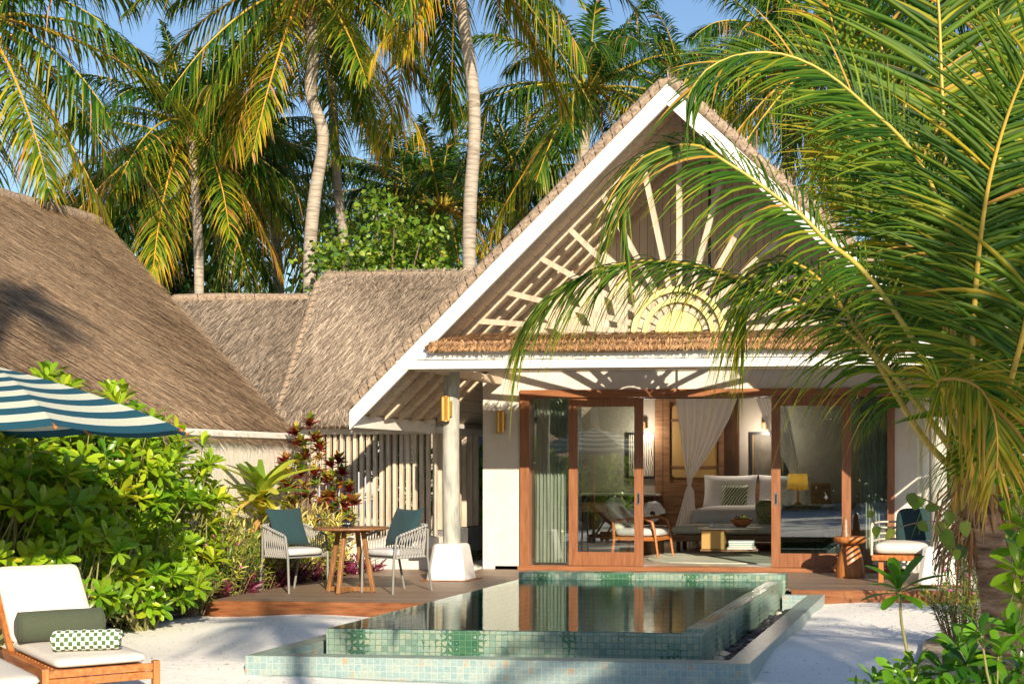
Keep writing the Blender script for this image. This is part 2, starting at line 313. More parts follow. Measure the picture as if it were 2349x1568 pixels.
def net_mat():
    m, nt, out = new_mat('sheer_net'); L = nt.links.new
    d = N(nt, 'BsdfDiffuse'); d.inputs[0].default_value = (.80,.78,.77,1); t = N(nt, 'BsdfTranslucent'); t.inputs[0].default_value = (.8,.78,.77,1); tr = N(nt, 'BsdfTransparent')
    a = N(nt, 'MixShader'); a.inputs[0].default_value = .4; L(d.outputs[0], a.inputs[1]); L(t.outputs[0], a.inputs[2])
    b = N(nt, 'MixShader'); b.inputs[0].default_value = .88; L(tr.outputs[0], b.inputs[1]); L(a.outputs[0], b.inputs[2]); L(b.outputs[0], out.inputs[0]); return m
M['net'] = net_mat()
M['linen'] = mat('white_linen', (.86,.86,.88), .9, 30, bump=.1, bscale=8)
M['cream'] = mat('cream_canvas', [(.62,.575,.51), (.68,.635,.57)], .9, 12, bump=.12, bscale=7)
M['seatgrey'] = mat('pale_grey_cushion', (.50,.50,.51), .9, 20, bump=.1, bscale=9)
M['sage'] = mat('sage_fabric', (.62,.63,.54), .9, 20)
M['teal'] = mat('teal_fabric', (.012,.040,.046), .95, 60, sheen=.05)
M['olive'] = mat('olive_fabric', [(.05,.065,.038), (.065,.08,.048)], .95, 60, sheen=.05, bump=.1, bscale=12)
M['teak'] = wood('teak', [(.22,.07,.018), (.40,.14,.035), (.50,.2,.06)], .4, 0, 2.5, k=10)
M['teakz'] = wood('teak_upright', [(.22,.075,.02), (.40,.15,.04), (.50,.21,.065)], .4, 2, 2.5, k=10)
M['teakbrown'] = wood('weathered_teak', [(.13,.055,.018), (.25,.115,.04), (.34,.17,.065)], .5, 2, 2.5, k=10)
M['walnut'] = wood('walnut', [(.12,.06,.03), (.23,.12,.06), (.31,.175,.09)], .4, 0, 2.5, k=10)
M['darkwood'] = wood('dark_wood', [(.03,.014,.007), (.07,.032,.015)], .4, 2, 2.5)
M['greymetal'] = mat('grey_frame', (.20,.20,.185), .45)
M['cord'] = mat('grey_cord', [(.27,.265,.25), (.37,.36,.34)], .9, 50)
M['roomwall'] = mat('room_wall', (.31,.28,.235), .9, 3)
M['marble'] = mat('pale_marble', [(.5,.5,.46), (.7,.69,.64)], .25, 5)
M['floor'] = mat('room_floor', [(.42,.38,.31), (.52,.47,.39)], .3, 2)
M['rug'] = mat('pale_rug', [(.36,.42,.34), (.55,.55,.47)], .95, 2.2, bump=.2, bscale=60)
def rattan_mat():
    m, nt, out = new_mat('rattan_weave'); L = nt.links.new; b = N(nt, 'BsdfPrincipled'); b.inputs['Roughness'].default_value = .6
    v = coords(nt, 'UV', (1, 1, 1)); ch = N(nt, 'TexChecker', i_Scale=70.); L(v, ch.inputs['Vector']); ch.inputs['Color1'].default_value = (.60,.40,.15,1); ch.inputs['Color2'].default_value = (.36,.21,.07,1)
    L(ch.outputs[0], b.inputs['Base Color']); L(b.outputs[0], out.inputs[0]); return m
M['rattan'] = rattan_mat()
# foliage
M['frond'] = leaf_mat('palm_leaflet', [(.007,.038,.005), (.030,.095,.009), (.13,.20,.013), (.40,.33,.02), (.56,.26,.02), (.34,.20,.10)], [0, .25, .50, .72, .88, 1], .42, .42, spec=.35)
M['frondfg'] = leaf_mat('near_palm_leaflet', [(.007,.038,.005), (.028,.092,.008), (.115,.195,.013), (.36,.31,.022), (.45,.20,.04), (.34,.25,.17)], [0, .25, .5, .72, .87, 1], .5, .42, spec=.25)
M['rachis'] = leaf_mat('palm_rachis', [(.13,.18,.025), (.30,.26,.035), (.44,.22,.03), (.28,.18,.10)], None, .4, .0)
M['bark'] = mat('palm_bark', [(.15,.125,.10), (.29,.245,.195), (.42,.37,.31), (.24,.2,.16)], .9, 3, (.9, .9, 9), bump=.7, bscale=5)
M['barkfg'] = mat('near_palm_bark', [(.05,.028,.016), (.24,.14,.08), (.46,.32,.21)], .9, 5, (1.2, 1.2, 6), bump=.8, bscale=5)
M['shrub'] = leaf_mat('glossy_leaf', [(.022,.09,.008), (.095,.235,.011), (.27,.38,.016), (.50,.46,.03), (.55,.25,.03)], [0, .3, .6, .85, 1], .3, .38)
M['bushleaf'] = leaf_mat('bush_leaf', [(.02,.07,.01), (.07,.16,.015), (.20,.27,.025), (.50,.44,.07), (.65,.58,.28)], [0, .3, .55, .8, 1], .4, .3)
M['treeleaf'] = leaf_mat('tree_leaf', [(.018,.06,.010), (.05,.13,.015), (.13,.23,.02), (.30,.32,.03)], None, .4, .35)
M['croton'] = leaf_mat('croton_leaf', [(.03,.10,.012), (.14,.22,.02), (.34,.27,.025), (.24,.022,.012), (.12,.010,.010)], [0, .25, .5, .75, 1], .3, .25)
M['cordy'] = leaf_mat('cordyline_leaf', [(.14,.24,.02), (.40,.44,.04), (.62,.56,.08), (.55,.27,.09), (.42,.22,.12)], [0, .3, .6, .85, 1], .4, .35)
M['purple'] = leaf_mat('purple_leaf', [(.04,.09,.02), (.10,.13,.03), (.11,.015,.035), (.14,.012,.05)], None, .4, .2, (1, 1, 1))
M['twig'] = mat('twig_bark', [(.13,.08,.05), (.26,.19,.11)], .9, 20)
M['greenstem'] = mat('green_stem', [(.16,.17,.05), (.24,.22,.08)], .7, 20)
M['flower'] = mat('pink_petal', (.60,.06,.38), .6)
# ------------------------------------------------------------------ world, sun, camera
w = bpy.data.worlds.new('World'); scene.world = w; w.use_nodes = True; nt = w.node_tree; nt.nodes.clear()
SUND = Vector((.565, -1, .45)).normalized()          # towards the sun
elev = math.asin(SUND.z); az = math.atan2(SUND.x, SUND.y)
sky = N(nt, 'TexSky', sky_type='NISHITA', sun_disc=False, sun_elevation=elev, sun_rotation=az, air_density=1.0, dust_density=.6, ozone_density=3.0)
bg = N(nt, 'Background'); bg.inputs[1].default_value = .09; wo = N(nt, 'OutputWorld'); nt.links.new(sky.outputs[0], bg.inputs[0]); nt.links.new(bg.outputs[0], wo.inputs[0])
sl = bpy.data.lights.new('sun', 'SUN'); sl.energy = 5.0; sl.angle = R(.5); sl.color = (1, .85, .645)
so = bpy.data.objects.new('sun', sl); COL.objects.link(so); so.rotation_euler = SUND.to_track_quat('Z', 'Y').to_euler()
cd = bpy.data.cameras.new('camera'); cam = bpy.data.objects.new('camera', cd); COL.objects.link(cam); scene.camera = cam
cam.location = (0, 0, HC); cam.rotation_euler = (R(90), 0, PSI); cd.sensor_width = 36; cd.lens = FPX/1024*36
cd.shift_x = (512-PX0)/1024; cd.shift_y = (PY0-341.5)/1024; cd.clip_end = 500; cd.clip_start = .1
scene.view_settings.view_transform = 'Standard'; scene.view_settings.look = 'None'; scene.view_settings.exposure = .76; scene.view_settings.gamma = 1
scene.cycles.max_bounces = 10; scene.cycles.transparent_max_bounces = 24; scene.cycles.sample_clamp_indirect = 6; scene.cycles.caustics_reflective = False; scene.cycles.caustics_refractive = False

# ------------------------------------------------------------------ ground
def gz(x, y):
    z = -.15+.022*np.sin(x*1.7+y*.9)+.018*np.sin(x*.8-y*2.3+1)+.008*np.sin(x*4.1+y*3.3)
    d = np.clip((12.4-y)/1.5, 0, 1)
    z = z-.085*d*np.clip((x+6.8)/1.2, 0, 1)*np.clip((2-x)/1., 0, 1)
    return z
xs = np.concatenate([[-160,-60,-30,-18], np.linspace(-12, 3, 151), [6, 15, 40, 160]]); ys = np.concatenate([[-120,-40,-10, 0, 4], np.linspace(7, 20, 131), [24, 30, 60, 160, 400]])
X, Y = np.meshgrid(xs, ys); Z = gz(X, Y); far = (np.abs(X+4) > 9) | (Y > 21) | (Y < 6); Z = np.where(far, -.16, Z)
Z = np.where((X > -5.6) & (X < -1.7) & (Y > 11.05) & (Y < 20.2), -1.6, Z)
nx, ny = len(xs), len(ys); idx = (np.arange(ny-1)[:, None]*nx+np.arange(nx-1)).ravel()
g = MB(); g.add(np.stack([X, Y, Z], -1).reshape(-1, 3), np.stack([idx, idx+1, idx+nx+1, idx+nx], 1), smooth=True)
tag(g.obj('ground', M['sand']), kind='structure')
so_ = MB()
pl = [(-8.4, 19.3), (-8.7, 17.2), (-8.35, 15.1), (-8.25, 14.3), (-8.6, 13.3), (-9.3, 12.0), (-9.3, 19.7)]
so_.add([(x, y, -.118) for x, y in pl], [tuple(range(len(pl)))[::-1]]); so_.add([(1.2, 8, -.118), (8, 8, -.118), (8, 30, -.118), (.75, 17.5, -.118), (-.35, 13.2, -.118), (-.35, 10.5, -.118)], [(0, 1, 2, 3, 4, 5)])
tag(so_.obj('soil', M['soil']), kind='structure')

# ------------------------------------------------------------------ deck
dk = thing('timber_deck', 'brown boarded deck in front of the villa, wrapping round the head of the pool', 'deck', (-5, 17, 0))
def at_parent(o, p):   # keep world coordinates of meshes written in world space
    o.parent = p; o.matrix_parent_inverse = Matrix.Translation(-Vector(p.location)) if p.rotation_euler.z == 0 else p.matrix_basis.inverted(); return o
def P(mb, name, m, parent, **k): return at_parent(mb.obj(name, m, **k), parent)
b = MB(); b.prism([(-8.17, 14.93), (-5.44, 14.93), (-5.44, 17.25), (-2.05, 17.25), (-2.05, 17.1), (.1, 17.1), (.1, 19.945), (-7.35, 19.945), (-7.35, 19.748), (-8.17, 19.748)], 'z', -.03, 0); P(b, 'boards', M['deck'], dk)
for lo_, hi_ in (((-8.18, 14.9, -.3), (-5.44, 14.93, -.004)), ((-8.2, 14.9, -.3), (-8.17, 19.7, -.004)), ((-2.02, 17.07, -.3), (.13, 17.1, -.004))): b = MB(); b.box(lo_, hi_); P(b, 'fascia_board', M['deckedge'], dk)

# ------------------------------------------------------------------ pool
X0, X1, Y0, Y1 = -5.38, -2.14, 11.77, 17.22
pool = thing('plunge_pool', 'raised infinity plunge pool clad in small green mosaic tiles', 'pool', (-3.8, 14.5, 0))
t = .16
b = MB(); b.box((X0, Y0, -.5), (X1, Y0+t, .078)); b.box((X0, Y0+t, -.5), (X0+t, Y1, .078)); b.box((X1-t, Y0+t, -.5), (X1, Y1, .102)); P(b, 'pool_wall', M['tile'], pool, bevel=.006)
b = MB(); b.box((X0-.02, Y1, -.5), (X1+.03, Y1+.24, .165)); P(b, 'head_coping', M['tile'], pool, bevel=.005)
b = MB(); b.box((X0+t, Y0+t, -1.45), (X1-t, Y1, -1.4)); b.box((X0+t, Y1-.004, -1.4), (X1-t, Y1+.0, -.001)); b.box((X0+t, Y0+t, -1.4), (X0+t+.004, Y1, .0)); b.box((X1-t-.004, Y0+t, -1.4), (X1-t, Y1, .0)); b.box((X0+t, Y0+t, -1.4), (X1-t, Y0+t+.004, 0)); P(b, 'basin', M['tiledark'], pool)
b = MB(); Lx0, Lx1, Ly0 = -5.70, -1.62, 10.98; lw = .19; lt = -.055
b.box((Lx0, Ly0, -.6), (Lx1, Ly0+lw, lt)); b.box((Lx0, Ly0+lw, -.6), (Lx0+lw, 14.88, lt)); b.box((Lx1-lw, Ly0+lw, -.6), (Lx1, 17.06, lt)); b.box((X1+.03, 16.9, -.6), (Lx1-lw, 17.06, lt)); P(b, 'rim_wall', M['tilerim'], pool, bevel=.006)
b = MB(); e = .003
b.box((Lx0+.004, Ly0+.004, lt), (Lx1-.004, Ly0+lw, lt+e)); b.box((Lx0+.004, Ly0+lw, lt), (Lx0+lw, 14.88, lt+e)); b.box((Lx1-lw, Ly0+lw, lt), (Lx1-.004, 17.06, lt+e)); P(b, 'rim_top', M['tiletop'], pool)
b = MB(); b.box((Lx0+lw, Ly0+lw, -.62), (X0, 14.88, -.3)); b.box((X0, Ly0+lw, -.62), (Lx1-lw, Y0, -.3)); b.box((X1, Y0, -.62), (Lx1-lw, 16.9, -.3)); P(b, 'gutter', M['tiledark'], pool)
def water_mat():
    m, nt, out = new_mat('pool_water'); L = nt.links.new
    v = coords(nt, 'Object', (1, 1, 1)); n1 = N(nt, 'TexNoise', i_Scale=11., i_Detail=3); mp = N(nt, 'Mapping'); mp.inputs['Scale'].default_value = (.45, 1.5, 1); L(v, mp.inputs['Vector']); L(mp.outputs[0], n1.inputs['Vector'])
    bp = N(nt, 'Bump', i_Strength=.075, i_Distance=.02); L(n1.outputs['Fac'], bp.inputs['Height'])
    f = N(nt, 'Fresnel', i_IOR=1.33); L(bp.outputs[0], f.inputs['Normal']); g = N(nt, 'BsdfGlossy'); g.inputs['Roughness'].default_value = .0; g.inputs[0].default_value = (.86, .97, .96, 1); L(bp.outputs[0], g.inputs['Normal'])
    t = N(nt, 'BsdfTransparent'); t.inputs[0].default_value = (.45, .85, .80, 1); a = N(nt, 'Math', operation='MULTIPLY_ADD', use_clamp=True); L(f.outputs[0], a.inputs[0]); a.inputs[1].default_value = .92; a.inputs[2].default_value = .0
    mx = N(nt, 'MixShader'); L(a.outputs[0], mx.inputs[0]); L(t.outputs[0], mx.inputs[1]); L(g.outputs[0], mx.inputs[2]); L(mx.outputs[0], out.inputs[0]); return m
M['water'] = water_mat()
b = MB(); wx0, wx1 = X0+.012, X1-t
b.add([(wx0, Y0+.012, .083), (wx1, Y0+.012, .083), (wx1, Y1, .083), (wx0, Y1, .083)], [(0, 1, 2, 3)]); tag(b.obj('water', M['water']), kind='structure')
# pebbles in the gutter: one mesh each of four shapes, copied
pm = []
for k in range(5):
    pb = MB(); pb.blob((0, 0, 0), (.062, .042, .03), None, (1, 1), 9, 6, noise=.10+.02*k); pm.append(pb.mesh('pebble', M['pebble'] if k < 4 else M['pebblew']))
cells = []
for gy in np.arange(Y0+.05, 16.86, .058):
    for gx in np.arange(X1+.05, Lx1-lw-.03, .075): cells.append((gx, gy))
random.shuffle(cells); cells.sort(key=lambda c: c[1]); cells = [c for i, c in enumerate(cells)]
sel = [c for c in cells if random.random() < 260/len(cells)]
for gx, gy in sel:
    o = bpy.data.objects.new('pebble', pm[4 if random.random() < .07 else random.randrange(4)]); COL.objects.link(o)
    o.location = (gx+random.uniform(-.02, .02), gy+random.uniform(-.02, .02), -.25+random.uniform(-.02, .035)); o.rotation_euler = (random.uniform(-.4, .4), random.uniform(-.4, .4), random.uniform(0, 3)); s = random.uniform(.75, 1.25); o.scale = (s, s, s*.95)
    tag(o, 'rounded pebble lying in the drain channel between pool wall and outer rim', 'pebble', 'pebbles in the pool drain channel')
gb = MB(); gb.box((X1+.002, Y0, -.3), (Lx1-lw-.002, 16.898, -.27)); gb.box((Lx0+lw+.002, Ly0+lw+.002, -.3), (X0-.002, 14.8, -.27)); gb.box((X0, Ly0+lw+.002, -.3), (Lx1-lw-.002, Y0-.002, -.27))
tag(gb.obj('gravel', M['pebble']), kind='stuff')

# ------------------------------------------------------------------ thatch helper
def straws(mb, A, B, C, D, n, ln, wd, lift=.02, jit=.18, mi=0, base=(.15, .85), dirn=None):
    """A,B eave left/right; C,D ridge right/left. thin straws lying down the slope"""
    A, B, C, D = (np.array(p, float) for p in (A, B, C, D))
    u = RG.random(n); v = RG.random(n)**.95; nn = nrm(np.cross(B-A, D-A)); 
    if nn[2] < 0: nn = -nn
    Pt = (1-v)[:, None]*((1-u)[:, None]*A+u[:, None]*B)+v[:, None]*((1-u)[:, None]*D+u[:, None]*C)
    dn = nrm((A+B)-(C+D)) if dirn is None else nrm(dirn); dn = nrm(np.tile(dn, (n, 1))+RG.normal(0, jit, (n, 1))*nrm(B-A)+RG.normal(0, .02, (n, 1))*nn)
    L = ln*RG.uniform(.5, 1.5, (n, 1)); W = wd*RG.uniform(.5, 1.4, (n, 1)); sd = nrm(np.cross(dn, nn))
    h0 = RG.uniform(0, lift, (n, 1)); h1 = h0+RG.uniform(0, lift, (n, 1))
    p0 = Pt-dn*L/2+nn*h0; p1 = Pt+dn*L/2+nn*h1
    V = np.stack([p0-sd*W/2, p0+sd*W/2, p1+sd*W/4, p1-sd*W/4], 1)
    t = np.zeros((n, 4, 4), np.float32); t[:, :, 0] = np.clip(RG.uniform(base[0], base[1], n)+.13*np.sin(Pt[:, 0]*1.7+Pt[:, 2]*2.3)*np.sin(Pt[:, 1]*1.3-Pt[:, 2]*1.1+1), 0, 1)[:, None]; t[:, :, 1] = RG.random(n)[:, None]; t[:, :, 3] = 1
    mb.add(V.reshape(-1, 3), (np.arange(n)*4)[:, None]+np.arange(4)[None], t.reshape(-1, 4), mi)
def slab(mb, A, B, C, D, th, mi=0):
    A, B, C, D = (np.array(p, float) for p in (A, B, C, D)); nn = nrm(np.cross(B-A, D-A)); nn = nn if nn[2] > 0 else -nn
    mb.add([*(A, B, C, D), *(A-nn*th, B-nn*th, C-nn*th, D-nn*th)], [(0, 1, 2, 3), (7, 6, 5, 4), (0, 4, 5, 1), (1, 5, 6, 2), (2, 6, 7, 3), (3, 7, 4, 0)], mi=mi)
def roll(mb, A, B, r, seg=10, step=.16, amp=.12, mi=0, lash=1, flat=1.0, lashonly=False):
    """bound straw roll from A to B with slanting lashings"""
    A = np.array(A, float); B = np.array(B, float); Ln = np.linalg.norm(B-A); n = max(8, int(Ln/step*5)); tt = np.linspace(0, 1, n)
    ph = tt*Ln/step*2*math.pi; Pp = A+(B-A)*tt[:, None]+np.stack([0*tt, .0*tt, .012*np.sin(tt*Ln*2.1)], 1)
    mb.tube(Pp, r*(1+amp*np.abs(np.sin(ph/2))-amp*.5)*np.clip(np.minimum(tt, 1-tt)*Ln/.08, .35, 1), seg, mi=mi)
    d = nrm(B-A); x = nrm(np.cross(d, (0, .3, 1))); u = np.cross(x, d)
    k = int(Ln/step)
    for i in range(1, k):
        c = A+d*(i*step+random.uniform(-.012, .012)); c[2] += .012*math.sin(i*step*2.1); ring = []
        for a in np.linspace(0, 2*math.pi, 9): ring.append(c+(r*.99)*(math.cos(a)*x+math.sin(a)*u)+d*.05*math.cos(a+.6))
        mb.tube(ring, .0075, 4, mi=lash, cap=False)

# ------------------------------------------------------------------ main villa
FY = 19.95; BY = 17.2; AX, AZ = -3.55, 5.82; SL, SR = .975, .925
def zi(x): return AZ-(AX-x)*SL if x < AX else AZ-(x-AX)*SR      # inner (lower) line of the barge boards
XL, XR = -7.56, .52
villa = thing('gabled_villa', 'white villa with steep thatched gable, sliding timber doors and a sun motif in its gable', 'villa', (-4, 20, 0))
# walls
b = MB(); b.box((-6.78, FY, -.1), (-6.22, FY+.25, 2.85)); b.box((-.93, FY, -.1), (-.62, FY+.25, 2.85)); b.box((-6.22, FY, 2.53), (-.93, FY+.25, 2.85)); b.box((-6.78, FY+.25, -.1), (-6.6, 24.3, 2.85)); b.box((-8.2, 24.3, -.1), (-6.6, 24.48, 2.85)); b.box((-8.2, 24.48, -.1), (-8.02, 27.3, 2.85)); b.box((-.80, FY+.25, -.1), (-.62, 27.3, 2.85)); b.box((-8.02, 27.1, -.1), (-.62, 27.3, 3.2)); P(b, 'wall', M['plaster'], villa)
b = MB(); b.box((-6.6, FY-.0, -.06), (-.8, 27.1, .045)); b.box((-8.02, 24.48, -.06), (-6.6, 27.1, .045)); P(b, 'room_floor', M['floor'], villa)
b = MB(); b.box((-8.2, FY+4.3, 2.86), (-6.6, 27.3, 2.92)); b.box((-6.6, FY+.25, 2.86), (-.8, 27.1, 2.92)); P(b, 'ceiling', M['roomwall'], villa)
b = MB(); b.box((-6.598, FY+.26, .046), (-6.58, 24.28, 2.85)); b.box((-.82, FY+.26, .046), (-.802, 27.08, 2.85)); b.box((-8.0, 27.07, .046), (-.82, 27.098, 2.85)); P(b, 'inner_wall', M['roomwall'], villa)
b = MB(); b.box((-6.77, FY+.06, 2.852), (-.63, FY+.1, 2.86)); gp = [(-6.77, 2.86), (-.63, 2.86), (-.63, zi(-.63)+.18), (AX, zi(AX)+.18), (-6.77, zi(-6.77)+.18)]; b.prism(gp, 'y', FY+.02, FY+.1); P(b, 'gable_boarding', M['gableboards'], villa)
b = MB(); b.box((-6.79, FY-.03, 2.80), (-.61, FY-.001, 2.885)); P(b, 'wall_plate', M['pinex'], villa)
# roof: thatch mass + soffit + rafters
b = MB()
for sx, s, xe in ((-1, SL, XL), (1, SR, XR)):
    for (o0, o1, nm, mi) in ((.16, .19, 0, 0),):
        b.prism([(AX, AZ+o0), (xe, zi(xe)+o0), (xe, zi(xe)+o1), (AX, AZ+o1)], 'y', BY+.06, 27.6)
P(b, 'soffit', M['soffit'], villa)
b = MB()
for xe in (XL-.02, XR+.02): b.prism([(AX, AZ+.192), (xe, zi(xe)+.192), (xe, zi(xe)+.38), (AX, AZ+.38)], 'y', BY+.1, 27.7)
th = P(b, 'thatch', M['thatch'], villa)
b = MB()
for yy in np.arange(BY+.40, 20.3, .47):
    for sx, xe in ((-1, XL+.1), (1, XR-.1)):
        b = MB(); b.prism([(AX, AZ+.045), (xe, zi(xe)+.045), (xe, zi(xe)+.158), (AX, AZ+.158)], 'y', yy, yy+.085)
        o = P(b, 'rafter', M['pine'], villa, bevel=.004)
# barge boards
for sx, xe in ((-1, XL), (1, XR)):
    s = SL if sx < 0 else SR
    b = MB(); b.prism([(AX, AZ), (xe, zi(xe)), (xe, zi(xe)+.22), (xe+(.02*sx*-1), zi(xe)+.25), (AX, AZ+.25)], 'y', BY, BY+.055); P(b, 'barge_board', M['white'], villa, bevel=.004)
# rolls along the verges
for sx, xe in ((-1, XL-.03), (1, XR+.05)):
    b = MB(); b2a = (AX, BY+.06, AZ+.325); b2b = (xe, BY+.06, zi(xe)+.32)
    roll(b, b2a, b2b, .078, step=.16, amp=.07); o = P(b, 'verge_roll', [M['roll'], M['rope']], villa)
b = MB(); 
A_, B_ = (XR+.03, BY+.12, zi(XR+.03)+.41), (XR+.03, 27, zi(XR+.03)+.41); C_, D_ = (AX, 27, AZ+.41), (AX, BY+.12, AZ+.41)
straws(b, A_, B_, C_, D_, 4000, .4, .016, mi=0); straws(b, (XL, BY+.1, zi(XL)+.41), (XL, 27, zi(XL)+.41), (AX, 27, AZ+.41), (AX, BY+.1, AZ+.41), 2500, .4, .018)
straws(b, (XR, BY+.07, zi(XR)+.2), (AX, BY+.07, AZ+.2), (AX, BY+.1, AZ+.40), (XR, BY+.1, zi(XR)+.40), 1500, .14, .012); P(b, 'straw_cover', M['grstraw'], villa)
# eave beams (white) and tie beam
b = MB(); b.box((-6.95, BY-.012, 2.655), (-.1, BY+.045, 2.758)); P(b, 'fascia_board', M['white'], villa, bevel=.003)
b = MB(); b.prism([(-6.88, 2.768), (-.2, 2.768), (-.42, 2.95), (-6.70, 2.95)], 'y', BY-.012, BY+.045); P(b, 'fascia_board', M['white'], villa, bevel=.003)
b = MB(); b.box((-6.74, BY+.05, 2.63), (-.42, BY+.16, 2.74)); P(b, 'tie_beam', M['pinex'], villa)
b = MB(); b.box((XL-.02, BY+.06, 1.94), (XL+.05, 27, 2.09)); P(b, 'eave_board', M['white'], villa); b = MB(); b.box((XR-.05, BY+.06, 1.99), (XR+.02, 27, 2.15)); P(b, 'eave_board', M['white'], villa)
# purlin / beam from column back to the wall
b = MB()
for xx in (-6.56, -.3): b = MB(); b.box((xx-.06, BY+.17, 2.62), (xx+.06, FY, 2.72)); P(b, 'roof_beam', M['pinex'], villa)
# front mini thatch skirt
b = MB(); pr = []
zf, zb = 2.90, 3.13
slab(b, (-6.45, BY-.10, 2.97), (-.62, BY-.10, 2.97), (-.75, 18.0, zb), (-6.30, 18.0, zb), .10, 0)
roll(b, (-6.55, BY-.09, 2.915), (-.55, BY-.09, 2.90), .062, step=.085, amp=.2, mi=2, lash=1)
straws(b, (-6.5, BY-.14, 2.93), (-.58, BY-.14, 2.93), (-.7, BY+.1, 3.02), (-6.38, BY+.1, 3.02), 5200, .13, .010, .022, .35, 3, (.1, .8)); straws(b, (-6.45, BY-.02, 2.99), (-.6, BY-.02, 2.99), (-.7, 18, 3.14), (-6.3, 18, 3.14), 5000, .3, .012, .02, .2, 3, (.1, .8))
straws(b, (-6.5, BY-.16, 2.86), (-.58, BY-.16, 2.86), (-.6, BY-.12, 2.97), (-6.45, BY-.12, 2.97), 3500, .06, .010, .012, .5, 3, (.25, .95))
M['redroll'] = mat('fresh_straw_roll', [(.12,.06,.03), (.34,.19,.09), (.5,.32,.17)], .95, 40, bump=.9, bscale=60)
P(b, 'thatch_skirt', [M['thatch'], M['rope'], M['redroll'], M['redstraw']], villa)
# sun motif
DX, DZ, DY = -3.57, 3.12, 18.06
def arc(mb, r0, r1, y0, y1, n=28, a0=0., a1=math.pi):
    V = []; F = []
    for i in range(n+1):
        a = a0+(a1-a0)*i/n
        for r in (r0, r1):
            for y in (y0, y1): V.append((DX+r*math.cos(a), y, DZ+r*math.sin(a)))
    for i in range(n):
        j = i*4; F += [(j, j+2, j+6, j+4), (j+1, j+5, j+7, j+3), (j+2, j+3, j+7, j+6), (j, j+4, j+5, j+1)]
    F += [(0, 1, 3, 2), (4*n, 4*n+2, 4*n+3, 4*n+1)]
    mb.add(V, F)
motif = M['yellow']
b = MB(); arc(b, .0005, .30, DY-.05, DY); P(b, 'sun_disc', motif, villa)
b = MB(); arc(b, .41, .465, DY-.05, DY-.0); P(b, 'sun_ring', motif, villa)
b = MB(); arc(b, .545, .61, DY-.05, DY-.0); P(b, 'sun_ring', motif, villa)
ends = [(-6.62, 3.36, .2), (-5.93, 3.72, 0), (-5.44, 4.16, 0), (-5.05, 4.54, 0), (-4.60, 4.98, 0), (-4.02, 5.2, 0), (-3.57, 5.95, 0), (-3.0, 5.2, 0), (-2.55, 4.86, 0), (-2.1, 4.5, 0), (-1.62, 4.08, 0), (-1.15, 3.68, 0), (-.66, 3.36, 0)]
for ex, ez, _ in ends:
    d = nrm(np.array((ex-DX, 0, ez-DZ))); b = MB(); a = np.array((DX, DY+.03, DZ))+d*.31; b.bar(a, (ex, DY+.03, ez), .07, .055, (0, 1, 0)); P(b, 'sun_ray', M['pale'], villa)
b = MB()
for i in range(25):
    a = math.pi*(i+.5)/25; d = np.array((math.cos(a), 0, math.sin(a))); b.bar(np.array((DX, DY+.045, DZ))+d*.305, np.array((DX, DY+.045, DZ))+d*.60, .032, .025, (0, 1, 0))
P(b, 'sun_slats', M['pale'], villa)
# ceiling fan hanging inside the gable
fan = thing('porch_fan', 'black ceiling fan on a long rod inside the gable', 'ceiling fan', (-3.30, 18.75, 5.75))
b = MB(); b.lathe([(.012, 0), (.05, .0), (.085, .12), (.02, .14)], (0, 0, -.2), 16); b.obj('canopy', M['black'], fan)
b = MB(); b.tube([(0, 0, -.1), (0, 0, -2.75)], .018, 8); b.obj('rod', M['black'], fan)
b = MB(); b.lathe([(.02, -.2), (.1, -.18), (.13, -.1), (.12, 0), (.03, .07)], (0, 0, -2.8), 20); b.obj('motor', M['black'], fan)
for k in range(3):
    a = k*2.094+.5; b = MB(); c, s_ = math.cos(a), math.sin(a); b.prism([(.1, -.04), (.62, -.07), (.64, .05), (.1, .05)], 'z', -.006, .006); o = b.obj('blade', M['black'], fan); o.location = (0, 0, -2.9); o.rotation_euler = (.15, 0, a)
# columns
def column(x, y, label):
    c = thing('porch_column', label, 'column', (x, y, 0), 0, 'round timber porch columns on white plinths')
    b = MB(); zz = np.linspace(.36, 2.70, 14); b.tube([(0.008*math.sin(z*3), 0.006*math.cos(z*4), z) for z in zz], np.linspace(.112, .100, 14), 20); b.obj('shaft', M['column'], c)
    b = MB(); prof = []
    def ring(h, z, ch):
        return [(-h+ch, -h, z), (h-ch, -h, z), (h, -h+ch, z), (h, h-ch, z), (h-ch, h, z), (-h+ch, h, z), (-h, h-ch, z), (-h, -h+ch, z)]
    lv = [ring(.258, .012, .05), ring(.252, .04, .05), ring(.195, .43, .05), ring(.187, .452, .05), ring(.165, .468, .05), ring(.10, .472, .03)]
    V = [p for r in lv for p in r]; F = [(i*8+k, i*8+(k+1) % 8, (i+1)*8+(k+1) % 8, (i+1)*8+k) for i in range(5) for k in range(8)]+[tuple(range(40, 48)), tuple(range(8))[::-1]]
    b.add(V, F); b.obj('plinth', M['base_white'], c, bevel=.006)
    b = MB(); b.prism([(-.29, -.30), (.29, -.30), (.31, -.26), (.31, .30), (-.31, .30), (-.31, -.26)], 'z', .0005, .013); b.obj('base_plate', M['deckedge'], c)
    return c
column(-6.53, 17.98, 'left porch column, round bleached timber with a brass lamp, beside the dining table')
column(-.30, 18.05, 'right porch column, round pale timber behind the palm fronds beside the rope armchair')
